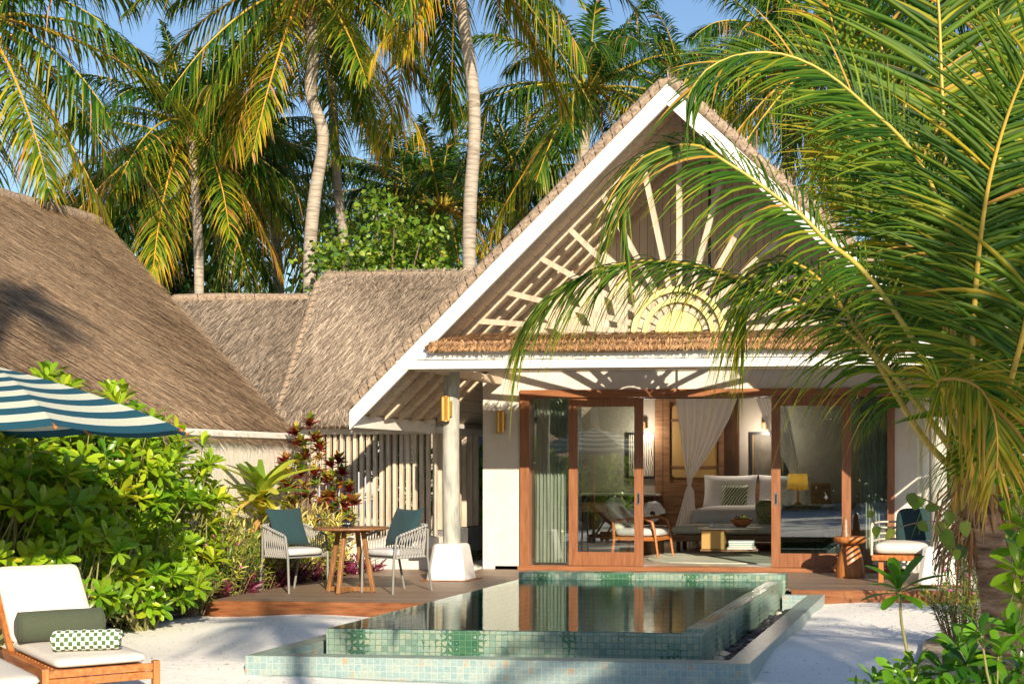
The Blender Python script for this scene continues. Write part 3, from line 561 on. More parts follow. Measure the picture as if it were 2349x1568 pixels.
# sconces
M['brass'] = mat('ribbed_brass', [(.42,.24,.06), (.62,.38,.10)], .35, 40, (1, 1, .05), metallic=.6)
M['glowdim'] = emit_mat('lamp_glow', (1, .62, .22), 2.5)
def sconce(loc, rz, label):
    s = thing('wall_lamp', label, 'wall lamp', loc, rz, 'brass tube wall lamps')
    b = MB(); n = 28
    V = []; 
    for z in (-.155, .155):
        for i in range(n*2):
            a = math.pi*i/n; r = .052+(.003 if i % 2 else -.002); V.append((r*math.cos(a), -.075+r*math.sin(a), z))
    b.add(V, [(i, (i+1) % (2*n), (i+1) % (2*n)+2*n, i+2*n) for i in range(2*n)]); b.lathe([(.056, -.16), (.056, -.148), (.052, -.148)], (0, -.075, 0), 28); b.lathe([(.052, .148), (.056, .148), (.056, .16), (.05, .16)], (0, -.075, 0), 28); b.obj('shade', M['brass'], s)
    b = MB(); b.box((-.01, -.025, -.1), (.055, .0, .1)); b.box((.02, -.06, -.1), (.065, -.0, .1)); b.obj('bracket', M['brass'], s)
    b = MB(); b.lathe([(.001, -.1), (.03, -.1), (.03, .1), (.001, .1)], (0, -.075, 0), 12); b.obj('bulb', M['glowdim'], s); return s
sconce((-6.545, 17.885, 2.19), 0, 'brass tube lamp fixed to the left porch column')
sconce((-6.50, FY-.002, 2.085), 0, 'brass tube lamp on the white wall beside the doors')

# ------------------------------------------------------------------ door set
ds = thing('sliding_door_set', 'wide brown timber sliding glass doors, open in the middle', 'sliding doors', (-3.6, FY, 0))
b = MB(); b.box((-6.225, FY-.055, 2.425), (-.93, FY+.12, 2.535)); P(b, 'head_beam', M['doorx'], ds, bevel=.004)
for jx0, jx1 in ((-6.225, -6.09), (-1.03, -.93)): b = MB(); b.box((jx0, FY-.05, .045), (jx1, FY+.12, 2.424)); P(b, 'jamb', M['door'], ds, bevel=.003)
b = MB(); b.box((-6.24, FY-.11, -.001), (-.90, FY-.005, .052)); b.box((-6.225, FY-.005, .047), (-.93, FY+.1, .058)); P(b, 'sill', M['doorx'], ds, bevel=.003)
b = MB(); b.box((-6.09, FY+.085, .058), (-5.45, FY+.091, 2.424)); P(b, 'fixed_pane', M['glass'], ds)
b = MB(); b.box((-1.60, FY+.085, .058), (-1.03, FY+.091, 2.424)); P(b, 'fixed_pane', M['glass'], ds)
def door(x0, x1, y, hx):
    b = MB(); f = .125; z0, z1 = .062, 2.42
    b.box((x0, y, z0), (x0+f, y+.045, z1)); b.box((x1-f, y, z0), (x1, y+.045, z1)); b.box((x0+f, y, z0), (x1-f, y+.045, z0+.19)); b.box((x0+f, y, z1-.125), (x1-f, y+.045, z1)); d = P(b, 'door_leaf', M['door'], ds, bevel=.003)
    g = MB(); g.box((x0+f-.01, y+.02, z0+.18), (x1-f+.01, y+.026, z1-.115)); gl = g.obj('pane', M['glass']); gl.parent = d
    h = MB(); h.box((hx-.022, y-.004, .92), (hx+.022, y+.002, 1.09)); h.box((hx-.012, y-.006, .94), (hx+.012, y-.0035, 1.07), mi=1)
    if x0 < -4: h.lathe([(.001, 0), (.024, 0), (.024, .006), (.001, .008)], (0, 0, 0), 16)
    if x0 < -4:
        V = h.V[-1]; F0 = h.F
        for A in h.V[-1:]: A[:] = np.stack([A[:, 0]+hx, y-A[:, 2], A[:, 1]+1.19], 1)
    ho = h.obj('handle', [M['steel'], M['black']]); ho.parent = d
door(-5.525, -4.455, FY-.01, -4.52); door(-2.64, -1.535, FY-.01, -2.575)
# curtains
def curtain(x0, x1, y, label, m='curtain', z0=.09, z1=2.41, folds=16, amp=.035, grp=None):
    n = folds*8; V = []
    for j in range(7):
        z = z0+(z1-z0)*j/6
        for i in range(n+1):
            u = i/n; V.append((x0+(x1-x0)*u+.006*math.sin(u*77+j), y+amp*math.sin(u*folds*2*math.pi+.3*math.sin(j*.8+u*9))*(1.1-.1*j/6), z))
    idx = [(j*(n+1)+i, j*(n+1)+i+1, (j+1)*(n+1)+i+1, (j+1)*(n+1)+i) for j in range(6) for i in range(n)]
    b = MB(); b.add(V, np.array(idx), smooth=True); o = b.obj('curtain', M[m]); return tag(o, label, 'curtain', grp)
curtain(-6.07, -5.60, FY+.17, 'pale green pleated curtain gathered behind the left fixed pane', folds=9, grp='pleated curtains'); curtain(-1.42, -1.05, FY+.17, 'pale green pleated curtain gathered behind the right fixed pane', folds=8, grp='pleated curtains')

# ------------------------------------------------------------------ low thatched building with slatted screen (left of villa)
an = thing('slatted_annex', 'low thatched outbuilding with vertical timber slats on a white base', 'outbuilding', (-8.4, 19.8, 0))
WY = 19.75
b = MB(); b.box((-9.4, WY, -.2), (-7.42, WY+.22, .47)); P(b, 'base_wall', M['plaster'], an)
b = MB(); b.box((-9.42, WY+.0, 1.915), (-7.45, WY+.14, 2.035)); b.box((-9.42, WY-.03, 2.04), (-7.45, WY+.13, 2.12)); P(b, 'eave_board', M['white'], an, bevel=.003)
for i in range(20):
    x = -9.33+i*.0985
    b = MB(); b.box((x, WY+.03, .47), (x+.050, WY+.10, 1.914)); P(b, 'slat', M['slat'], an, bevel=.003)
for i in range(7):
    y = 19.98+i*.26; b = MB(); b.box((-7.50, y, .55), (-7.40, y+.06, 1.93+i*.0)); P(b, 'slat', M['slat'], an, bevel=.003)
b = MB(); b.box((-7.52, 19.98, 1.93), (-7.38, 24, 2.02)); P(b, 'side_beam', M['white'], an)
b = MB(); b.box((-7.46, 19.975, .18), (-7.36, 21.7, .54)); P(b, 'side_bench', mat('grey_stone', [(.12,.12,.13), (.2,.2,.2)], .5, 3), an)
b = MB(); b.box((-7.55, 19.3, .32), (-7.25, WY-.0, .47)); P(b, 'bench_end', M['plaster'], an)
b = MB(); b.box((-9.45, 25.2, -.1), (-6.8, 25.4, 2.6)); P(b, 'back_wall', mat('blue_grey_stone', [(.05,.055,.08), (.11,.12,.16), (.17,.18,.22)], .7, 14, bump=.6), an)
b = MB(); b.box((-7.34, 19.76, -.1), (-6.8, 25.1, .03)); b.box((-7.4, 19.74, -.1), (-6.8, 19.76, .05)); P(b, 'side_path', M['marble'], an)
A_, B_ = (-9.68, WY-.20, 2.12), (-7.5, WY-.20, 2.12); D_, C_ = (-9.88, 21.45, 4.36), (-5.72, 21.45, 4.36)
B2 = (-7.5, WY-.2, 2.12)
b = MB(); slab(b, A_, (-7.62, WY-.2, 2.12), C_, D_, .2); P(b, 'thatch', M['thatch'], an)
b = MB(); straws(b, A_, (-7.64, WY-.2, 2.12), C_, D_, 30000, .26, .0085, .028, .16, base=(.05, .95)); straws(b, (-9.7, WY-.27, 2.04), (-7.6, WY-.27, 2.04), (-7.6, WY-.18, 2.18), (-9.68, WY-.18, 2.18), 2600, .13, .012, .03, .3, base=(.1, .9)); P(b, 'straw_cover', M['grstraw'], an)
b = MB(); roll(b, (-9.69, WY-.17, 2.13), (-9.89, 21.4, 4.35), .055, step=.14); roll(b, (-9.9, 21.5, 4.38), (-5.75, 21.5, 4.40), .075, step=.4, amp=.03); P(b, 'ridge_roll', [M['roll'], M['rope']], an)
b = MB()   # netted ridge cap
n = 2600; straws(b, (-9.86, 21.22, 4.14), (-5.95, 21.22, 4.14), (-5.75, 21.5, 4.47), (-9.88, 21.5, 4.47), n, .10, .012, .02, .5, base=(.35, .75)); P(b, 'ridge_cover', M['grstraw'], an)

# second roof behind
r2 = thing('middle_thatched_roof_building', 'middle thatched roof seen between the large brown roof and the slatted annex', 'outbuilding', (-11.5, 22, 0))
BL = aty(598, 918, 19.95); TLp = aty(388, 690, 22.6); TR = aty(760, 694, 23.4); BR = aty(760, 918, 20.6); BL2 = aty(560, 960, 19.7)
BR = Vector((BR.x, BL.y, BL.z)); TR = Vector((TR.x, TLp.y, TLp.z))
b = MB(); slab(b, BL, BR, TR, TLp, .2); P(b, 'thatch', M['thatch'], r2)
b = MB(); straws(b, BL, BR, TR, TLp, 20000, .3, .010, .03, .14, base=(.05, .95), dirn=tuple(BR-TR+Vector((TR.x-BR.x, 0, 0)))); e0 = BL+Vector((0, -.05, -.07)); e1 = BR+Vector((0, -.05, -.07)); straws(b, e0, e1, BR+Vector((0, .05, .06)), BL+Vector((0, .05, .06)), 1200, .12, .014, .03, .4); P(b, 'straw_cover', M['grstraw'], r2)
b = MB(); roll(b, BL+Vector((0, 0, .0)), TLp, .07, step=.2); roll(b, TLp+Vector((0, 0, .02)), TR+Vector((0, 0, .02)), .09, step=.5, amp=.03); P(b, 'ridge_roll', [M['roll'], M['rope']], r2)
b = MB(); q0 = aty(606, 925, 20.15); q1 = aty(668, 925, 20.15); b.box((q0.x, 20.1, q0.z-.33), (q1.x+.6, 20.2, q0.z)); b.box((q0.x-.0, 20.06, q0.z-.13), (q1.x+.6, 20.1, q0.z-.01)); P(b, 'fascia_board', M['white'], r2)
# big left roof: slope falls towards +x, ridge runs along y
r1 = thing('large_thatched_roof_building', 'large brown thatched roof sloping down from the left edge', 'outbuilding', (-12, 16, 0))
EZ = 1.98; XE = -9.36; pz = .66
def r1p(x, y): return Vector((x, y, EZ+(XE-x)*pz))
def hitr1(qx, qy):
    d = Vector(ray(qx, qy)); # plane z = EZ+(XE-x)*pz
    t_ = (EZ+XE*pz-HC)/(d.z+pz*d.x); return Vector((0, 0, HC))+d*t_
cr = hitr1(645, 974); rt = hitr1(232, 512); rl = hitr1(-120, 412); el = hitr1(-330, 925)
er = r1p(XE, cr.y); yn = 6.5
ridge_x = rt.x
A_, B_, C_, D_ = r1p(XE, yn), r1p(XE, cr.y), rt, r1p(ridge_x, yn)
b = MB(); slab(b, A_, B_, C_, D_, .22); P(b, 'thatch', M['thatch'], r1)
b = MB(); straws(b, hitr1(20, 985)+Vector((0,-2,0)), B_, C_, hitr1(-60, 430), 70000, .36, .0095, .026, .08, base=(.05, .98), dirn=(1, .12, -pz)); straws(b, r1p(XE+.02, yn)+Vector((0, 0, -.05)), r1p(XE+.02, cr.y)+Vector((0, 0, -.05)), B_+Vector((-.1, 0, .08)), A_+Vector((-.1, 0, .08)), 4500, .14, .013, .03, .3); P(b, 'straw_cover', M['straw'], r1)
b = MB(); A2 = A_+Vector((.16, 0, -.2)); B2_ = B_+Vector((.16, .1, -.2)); slab(b, A2, B2_, B_+Vector((-.3, .1, .0)), A_+Vector((-.3, 0, .0)), .1); straws(b, A2+Vector((0,8,0)), B2_, B_+Vector((-.05, .1, -.1)), A_+Vector((-.05, 8, -.1)), 5000, .22, .013, .02, .2, mi=1); P(b, 'lower_course', [M['thatch'], M['straw']], r1)
b = MB(); roll(b, rt+Vector((0, 0, .0)), D_+Vector((0, 0, 0)), .12, step=.6, amp=.05); P(b, 'ridge_roll', [M['roll'], M['rope']], r1)
# the verge of the far slope just peeking behind the ridge
# garden wall and fence
gw = thing('garden_wall', 'textured cream garden wall under the large thatched roof', 'wall', (-9.4, 17, 0))
b = MB(); b.box((-9.42, 15.2, -.3), (-9.20, 19.74, 1.83)); P(b, 'wall_face', M['textured'], gw)
b = MB(); b.box((-9.46, 15.2, 1.83), (-9.16, 19.74, 1.91)); P(b, 'coping', M['white'], gw, bevel=.006)
fc = thing('timber_fence', 'upright orange timber fence behind the big green shrub', 'fence', (-9.4, 13, 0))
for i in range(44):
    y = 11.0+i*.095; b = MB(); r_ = random.uniform(.032, .042); b.tube([(-9.45, y, -.2), (-9.45+random.uniform(-.01, .01), y+random.uniform(-.01, .01), 1.80+random.uniform(-.02, .03))], r_, 7); P(b, 'pole', M['teakz'], fc)
b = MB(); b.box((-9.53, 11, 1.2), (-9.49, 15.15, 1.28)); b.box((-9.53, 11, .3), (-9.49, 15.15, .38)); P(b, 'rail', M['teakz'], fc)
# ------------------------------------------------------------------ dining table and chairs on the deck
tb = atz(805, 1356, 0)
tbl = thing('round_table', 'round slatted timber table with splayed legs standing on the deck', 'table', (tb.x, tb.y, 0), R(7+8))
b = MB(); b.lathe([(.0005, .722), (.40, .722), (.425, .728), (.430, .738), (.428, .748), (.42, .75), (.0005, .75)], seg=48, smooth=False); b.obj('tabletop', M['teakbrown'], tbl)
b = MB(); b.box((-.22, -.03, .685), (.22, .03, .721)); b.box((-.03, -.22, .685), (.03, -.031, .721)); b.box((-.03, .031, .685), (.03, .22, .721)); b.obj('top_brace', M['teak'], tbl)
for k in range(4):
    a = k*math.pi/2+R(-20); c, s = math.cos(a), math.sin(a); b = MB(); b.bar((c*.155, s*.155, .70), (c*.285, s*.285, .0), .045, .05, (c, s, 0)); b.obj('leg', M['teakbrown'], tbl, bevel=.008)
b = MB(); 
for k in range(4):
    a = k*math.pi/2+R(-20); c, s = math.cos(a), math.sin(a); b.bar((c*.03, s*.03, .035), (c*.26, s*.26, .035), .035, .05)
b.obj('foot_brace', M['teakbrown'], tbl)
tu = thing('turtle_ornament', 'small dark lantern shaped like a turtle on the round table', 'ornament', (tb.x-.03, tb.y-.02, .7505), R(-20))
b = MB(); b.blob((0, 0, .035), (.052, .045, .042), None, (1, 1), 16, 10); b.obj('shell', mat('dark_glaze', (.012, .02, .028), .25, coat=.5), tu)
b = MB(); b.blob((-.068, 0, .022), (.022, .014, .013)); 
for sx in (-1, 1):
    for sy in (-1, 1): b.blob((.04*sx, .042*sy, .007), (.024, .014, .006))
b.obj('body', bpy.data.materials['dark_glaze'], tu)
b = MB()
for a in (-2.2, -1.57, -1.0, -.4): b.blob((.047*math.cos(a), .041*math.sin(a), .045), (.006, .006, .007), None, (1, 1), 8, 6)
b.obj('lamp_hole', M['cream'], tu)
def chair(label, x, y, rz, pillow_label):
    c = thing('rope_armchair', label, 'armchair', (x, y, 0), rz, 'grey rope armchairs at the round table')
    m = M['greymetal']
    for sy in (-1, 1):
        b = MB(); b.tube([(.275, sy*.265, 0), (.262, sy*.27, .41), (.225, sy*.275, .63), (.215, sy*.278, .655)], .0145, 8); b.obj('leg', m, c)
        b = MB(); b.tube([(-.335, sy*.235, 0), (-.255, sy*.25, .41), (-.27, sy*.24, .60), (-.275, sy*.235, .73)], .0145, 8); b.obj('leg', m, c)
    def top(u):     # 0 right front .. 1 left front, round the back
        a = (u-.5)*2; s_ = abs(a)
        if s_ < .42: th = a/.42*math.pi/2; return np.array((-.19-.115*math.cos(th), .278*math.sin(th), .775-.03*s_))
        k = (s_-.42)/.58; return np.array((-.19+.405*k, math.copysign(.278, a), .7625-.11*k))
    def bot(u):
        a = (u-.5)*2; s_ = abs(a)
        if s_ < .42: th = a/.42*math.pi/2; return np.array((-.17-.095*math.cos(th), .262*math.sin(th), .412))
        k = (s_-.42)/.58; return np.array((-.17+.425*k, math.copysign(.262, a), .412))
    us = np.linspace(0, 1, 61)
    b = MB(); b.tube([top(u) for u in us], .013, 8); b.obj('arm_rail', m, c)
    b = MB(); b.tube([bot(u) for u in us], .013, 8); b.box((-.24, -.25, .40), (.25, .25, .415)); b.obj('seat_frame', m, c)
    b = MB(); nk = 34
    for i in range(nk):
        u0 = .015+.97*i/nk
        for du in (.8/nk, -.8/nk):
            u1 = min(max(u0+du*1.1, .01), .99); o = .004 if du > 0 else -.004; p0, p1 = top(u0), bot(u1); b.tube([p0, (p0+p1)/2+np.array((o, 0, 0)), p1], .0058, 5)
    b.obj('cord_weave', M['cord'], c)
    for fn, r, nm_ in ((top, .0215, 'arm_wrap'), (bot, .02, 'seat_wrap')):
        b = MB()
        for i in range(nk):
            p0, p1 = fn(.015+.97*i/nk), fn(.015+.97*(i+.62)/nk); b.tube([p0, (p0+p1)/2, p1], [r*.7, r, r*.7], 8)
        b.obj(nm_, M['cord'], c)
    b = MB(); b.blob((.0, 0, .465), (.26, .25, .048), None, (.35, .5), 28, 10); b.obj('seat_cushion', M['seatgrey'], c)
    p = thing('scatter_cushion', pillow_label, 'cushion', (x, y, 0), rz, 'teal cushions on the rope armchairs')
    b = MB(); rot = Matrix.Rotation(R(-22), 3, 'Y'); n = 14; V = []; 
    for side in (-1, 1):
        for i in range(n+1):
            for j in range(n+1):
                u, v = i/n*2-1, j/n*2-1; e = (1-u**4)*(1-v**4); pin = 1-.07*(abs(u)*abs(v))**.5*0+.0; k = 1-.09*((1-u*u)*abs(v)**3); k2 = 1-.09*((1-v*v)*abs(u)**3)
                V.append((side*.062*max(e, 0)**.45+.006*math.sin(u*5+v*3), u*.24*k2, v*.24*k))
    V = np.array(V)@np.array(rot).T+np.array((-.13, 0, .745)); m2 = (n+1)**2; F = []
    for s_ in range(2):
        for i in range(n):
            for j in range(n):
                q = s_*m2+i*(n+1)+j; f = (q, q+1, q+n+2, q+n+1); F.append(f if s_ else f[::-1])
    b.add(V, np.array(F), smooth=True); b.obj('cover', M['teal'], p)
    return c
cl = atz(675, 1353.5, 0); cr_ = atz(908, 1355.5, 0)
chair('left rope armchair beside the yellow-green planting, its open side towards the table', cl.x, cl.y, R(-29), 'teal cushion on the left rope armchair')
chair('right rope armchair between the table and the porch column', cr_.x, cr_.y, R(243), 'teal cushion on the right rope armchair')

# ------------------------------------------------------------------ sun loungers, bolster, towel, parasol
def towel_mat():
    m, nt, out = new_mat('checked_towel'); L = nt.links.new; b = N(nt, 'BsdfPrincipled'); b.inputs['Roughness'].default_value = .95
    at = N(nt, 'Attribute', attribute_name='tint'); ch = N(nt, 'TexChecker', i_Scale=1.); ch.inputs['Color1'].default_value = (.80,.80,.78,1); ch.inputs['Color2'].default_value = (.07,.14,.035,1)
    mp = N(nt, 'Mapping'); mp.inputs['Scale'].default_value = (14.001, 16.001, 1); mp.inputs['Location'].default_value = (.01, .01, .5)
    L(at.outputs['Color'], mp.inputs['Vector']); L(mp.outputs[0], ch.inputs['Vector']); L(ch.outputs[0], b.inputs['Base Color'])
    n = N(nt, 'TexNoise', i_Scale=300.); bp = N(nt, 'Bump', i_Strength=.5, i_Distance=.004); L(n.outputs[0], bp.inputs['Height']); L(bp.outputs[0], b.inputs['Normal']); L(b.outputs[0], out.inputs[0]); return m
def lounger(label, x, y, rz):
    """local: foot end at x=0, length along +x, width along y (0 .. -w)"""
    l = thing('sun_lounger', label, 'sun lounger', (x, y, -.28), rz, 'teak sun loungers on the sand')
    w = .62; T = M['teak']
    for yy in (0, -w+.05):
        b = MB(); b.prism([(0, .30), (.06, .335), (2.15, .335), (2.15, .25), (.06, .245)], 'y', yy, yy+.045) ; b.obj('side_rail', T, l, bevel=.004)
    for xx in (.0, 2.05):
        for yy in (.05, -w-.05+.0):
            b = MB(); b.box((xx, yy-.0, 0), (xx+.065, yy+.045, .36 if xx == 0 else .28)); b.obj('leg', M['teakz'], l, bevel=.004)
    b = MB(); b.box((-.0, -w+.0, .295), (.03, .05, .345)); b.box((.004, -w+.0, .235), (.035, .05, .288)); b.obj('foot_rail', T, l, bevel=.003)
    b = MB()
    for i in range(13): b.box((.08+i*.1, -w+.05, .325), (.15+i*.1, 0, .343))
    b.obj('slats', T, l)
    b = MB(); b.blob((.70, -w/2+.02, .385), (.70, .305, .042), None, (.12, .55), 44, 8); b.obj('mattress', M['cream'], l)
    ang = R(40); k = Matrix.Rotation(-ang, 3, 'Y')
    b = MB(); b.blob((0, 0, 0), (.42, .305, .042), k, (.14, .55), 40, 8); 
    for V in b.V: V += np.array((1.38+math.cos(ang)*.42, -w/2+.02, .40+math.sin(ang)*.42), np.float32)
    b.obj('back_mattress', M['cream'], l)
    b = MB()
    for yy in (0, -w+.05): b.bar((1.36, yy+.02, .33), (1.36+math.cos(ang)*.86, yy+.02, .33+math.sin(ang)*.82), .04, .05, (0, 0, 1))
    b.bar((1.98, 0.02, .3), (1.72, .02, .66), .03, .03); b.bar((1.98, -w+.07, .3), (1.72, -w+.07, .66), .03, .03)
    b.obj('back_frame', T, l); return l
lr = R(7+129)
f0 = Vector((-6.13, 9.21, 0))
lo = lounger('teak lounger with cream mattress, carrying an olive bolster and a checked towel', f0.x, f0.y, lr)
d1 = Vector((math.cos(lr), math.sin(lr))); d2 = Vector((-math.sin(lr), math.cos(lr)))   # length, +y
lo2 = copy_tree(lo); lo2.location = (-6.16, 8.06, -.28); lo2['label'] = 'teak lounger cut off by the left edge of the picture, only its foot corner showing'
def onl(a, yv, z): return (f0.x+d1.x*a+d2.x*yv, f0.y+d1.y*a+d2.y*yv, z)
bo = thing('bolster', 'olive green bolster lying across the lounger against its raised back', 'bolster', onl(1.14, -.27, -.28+.427+.115), lr)
b = MB(); b.lathe([(.001, -.30), (.07, -.305), (.105, -.29), (.115, -.27), (.118, 0), (.115, .27), (.105, .29), (.07, .305), (.001, .30)], seg=28)
for V in b.V: V[:] = np.stack([V[:, 0], V[:, 2], -V[:, 1]], 1)
b.obj('cover', M['olive'], bo)
for z in (-.283, .283):
    b = MB(); b.tube([(.113*math.cos(a), z, .113*math.sin(a)) for a in np.linspace(0, 2*math.pi, 25)], .004, 5, cap=False); b.obj('piping', M['olive'], bo)
tw = thing('rolled_towel', 'rolled green and white checked towel lying on the lounger', 'towel', onl(.36, -.27, -.28+.427+.075), lr+R(-22))
b = MB(); n = 40; V = []; T_ = []; nl = 22
for i in range(n+1):
    a = 2*math.pi*i/n
    for j in range(nl+1): 
        y = -.215+.43*j/nl; r = .078+.002*math.sin(j*1.3+i*.5); r *= 1-.25*max(0, abs(j/nl*2-1)-.92)/.08*.4
        V.append((r*math.cos(a)*1.06, y, r*math.sin(a)*.95)); T_.append((i/n, j/nl, 0, 1))
b.add(V, np.array([(i*(nl+1)+j, i*(nl+1)+j+1, (i+1)*(nl+1)+j+1, (i+1)*(nl+1)+j) for i in range(n) for j in range(nl)]), T_, smooth=True)
for s in (-1, 1):   # spiral ends
    pts = []; m = 60
    V = []; T_ = []
    for i in range(m+1):
        a = i/m*2*math.pi*3.2; r = .014+.062*i/m; dy = .012*math.sin(i*.7)
        for rr, yy in ((r, .205), (r, .222+.004*math.sin(i))): V.append((rr*math.cos(a)*1.06, s*yy, rr*math.sin(a)*.95)); T_.append((i/18, .2 if yy < .21 else .3, 0, 1))
    b.add(V, np.array([(2*i, 2*i+1, 2*i+3, 2*i+2) for i in range(m)]), T_); b.add([(.07*math.cos(a), s*.206, .07*math.sin(a)) for a in np.linspace(0, 2*math.pi, 20, endpoint=False)], [tuple(range(20))], (.5, .5, 0))
b.obj('cloth', towel_mat(), tw)
ap = aty(-14, 838, 10.6)
um = thing('parasol', 'parasol with curved teal and cream striped canopy over the loungers', 'parasol', (ap.x, ap.y, -.2))
pts_r = 8; Rr = 1.50; dz = .50
M['st_dark'] = mat('teal_stripe', (.008, .075, .115), .8, 40, trans=.2); M['st_pale'] = mat('cream_stripe', (.56, .60, .46), .8, 40, trans=.25); M['st_line'] = mat('white_pinstripe', (.66,.68,.66), .8, trans=.25)
b = MB(); nb = 17; H0 = ap.z+.2
for k in range(pts_r):
    a0, a1 = 2*math.pi*(k+.12)/pts_r, 2*math.pi*(k+1.12)/pts_r; nn_ = 8
    bounds = [0]
    tot = nb
    seq = []
    r = 0.0; i = 0
    edges = np.linspace(.02, 1, 13)
    for i in range(12):
        e0, e1 = edges[i], edges[i+1]; dark = i % 2 == 1
        subs = [(e0, e1, 0)] if dark else [(e0, e0+(e1-e0)*.10, 2), (e0+(e1-e0)*.10, e0+(e1-e0)*.3, 1), (e0+(e1-e0)*.3, e0+(e1-e0)*.35, 2), (e0+(e1-e0)*.35, e0+(e1-e0)*.62, 1), (e0+(e1-e0)*.62, e0+(e1-e0)*.67, 2), (e0+(e1-e0)*.67, e0+(e1-e0)*.9, 1), (e0+(e1-e0)*.9, e1, 2)]
        for s0, s1, mi in subs:
            V = []
            for s_ in (s0, s1):
                for j in range(nn_+1):
                    u = j/nn_; px = (1-u)*math.cos(a0)+u*math.cos(a1); py = (1-u)*math.sin(a0)+u*math.sin(a1)
                    sag = .075*s_*4*u*(1-u)*(1 if s_ < .99 else 1); V.append((px*Rr*s_, py*Rr*s_, H0-dz*(s_*.72+.28*s_**2.2)-sag*.6+.05*(1-s_)**4*0))
            b.add(V, np.array([(j, j+1, nn_+2+j, nn_+1+j) for j in range(nn_)]), mi=mi, smooth=True)
b.obj('canopy', [M['st_dark'], M['st_pale'], M['st_line']], um)
b = MB(); b.tube([(0, 0, 0), (0, 0, H0+.02)], .024, 10); b.obj('pole', M['teakz'], um)
for k in range(pts_r):
    a = 2*math.pi*(k+.12)/pts_r; b = MB(); b.tube([(.03*math.cos(a), .03*math.sin(a), H0-.03), (Rr*.5*math.cos(a), Rr*.5*math.sin(a), H0-dz*.42-.02), (Rr*1.01*math.cos(a), Rr*1.01*math.sin(a), H0-dz-.015)], .012, 6); b.obj('rib', M['teak'], um)
b = MB(); b.lathe([(.035, 0), (.045, .03), (.015, .07), (.03, .1), (.001, .13)], (0, 0, H0), 14); b.obj('finial', M['teakz'], um)
b = MB(); b.lathe([(.001, 0), (.3, 0), (.3, .05), (.04, .07), (.04, .3), (.001, .3)], (0, 0, -.0), 24); b.obj('base', M['greymetal'], um)

# ------------------------------------------------------------------ right side of the porch
st = atz(1950, 1322, 0)
so2 = thing('turned_stool', 'turned solid timber stool with mushroom top, left of the outdoor rope chair', 'stool', (st.x, st.y, 0))
b = MB(); b.lathe([(.19, 0), (.195, .02), (.19, .12), (.165, .26), (.13, .37), (.10, .43)], seg=32); b.obj('base', M['teakz'], so2)
b = MB(); b.lathe([(.10, .431), (.17, .44), (.215, .47), (.222, .52), (.21, .535), (.0005, .53)], seg=32); b.obj('seat', M['teakz'], so2)
b = MB(); bt = thing('timber_cone', 'slender timber cone ornament standing on the turned stool', 'ornament', (st.x-.06, st.y, .533)); b.lathe([(.06, 0), (.055, .03), (.035, .2), (.02, .25), (.001, .26)], seg=16); b.obj('body', M['walnut'], bt)
dc = atz(2085, 1330, 0)
rc = thing('rope_lounge_chair', 'low timber lounge chair with cream seat and curved rope-wrapped arms behind the right column', 'lounge chair', (-.62, 18.55, 0), R(-95))
# local: faces +x
b = MB(); b.box((-.42, -.48, .28), (.45, .48, .35)); b.obj('seat_frame', M['teak'], rc, bevel=.006)
for sx in (-.36, .34):
    for sy in (-.4, .36): b = MB(); b.box((sx, sy, 0), (sx+.06, sy+.06, .28)); b.obj('leg', M['teakz'], rc, bevel=.004)
b = MB(); b.blob((.02, 0, .43), (.45, .46, .085), None, (.2, .5), 32, 10); b.obj('seat_cushion', M['cream'], rc)
M['ropepale'] = mat('pale_rope', (.52,.47,.38), .8, 60)
for k in range(6):
    z = .36+k*.075; ins = .0 if k < 5 else .0; b = MB(); pth = []
    for u in np.linspace(0, 1, 26):
        a = (u-.5)*2; s_ = abs(a)
        if s_ < .4: th_ = a/.4*math.pi/2; pth.append((-.25-.22*math.cos(th_), .49*math.sin(th_), z))
        else: pth.append((-.25+.62*(s_-.4)/.6*(1 if k < 5 else .93), math.copysign(.49, a), z))
    b.tube(pth, .014, 7); b.obj('arm_rail', M['ropepale'], rc)
for sy in (-.49, .49):
    b = MB(); b.tube([(.37, sy, .34), (.375, sy, .6), (.36, sy, .7), (.30, sy, .735)], .018, 8); b.obj('arm_post', M['ropepale'], rc)
cs = thing('scatter_cushion', 'dark green cushion with gold edging on the rope lounge chair', 'cushion', (-.62, 18.72, .68), R(-95))
b = MB(); b.blob((0, 0, 0), (.09, .24, .24), Matrix.Rotation(R(-18), 3, 'Y'), (.5, .45), 24, 14); b.obj('cover', M['teal'], cs)

# ------------------------------------------------------------------ inside the room
RF = .046
rug = MB(); rp = []
for i in range(40):
    a = 2*math.pi*i/40; rp.append((-2.9+1.9*math.copysign(abs(math.cos(a))**.6, math.cos(a)), 22.3+1.55*math.copysign(abs(math.sin(a))**.6, math.sin(a))))
rug.prism(rp, 'z', RF, RF+.012); tag(rug.obj('rug', M['rug']), 'pale green and cream rug on the bedroom floor', 'rug')
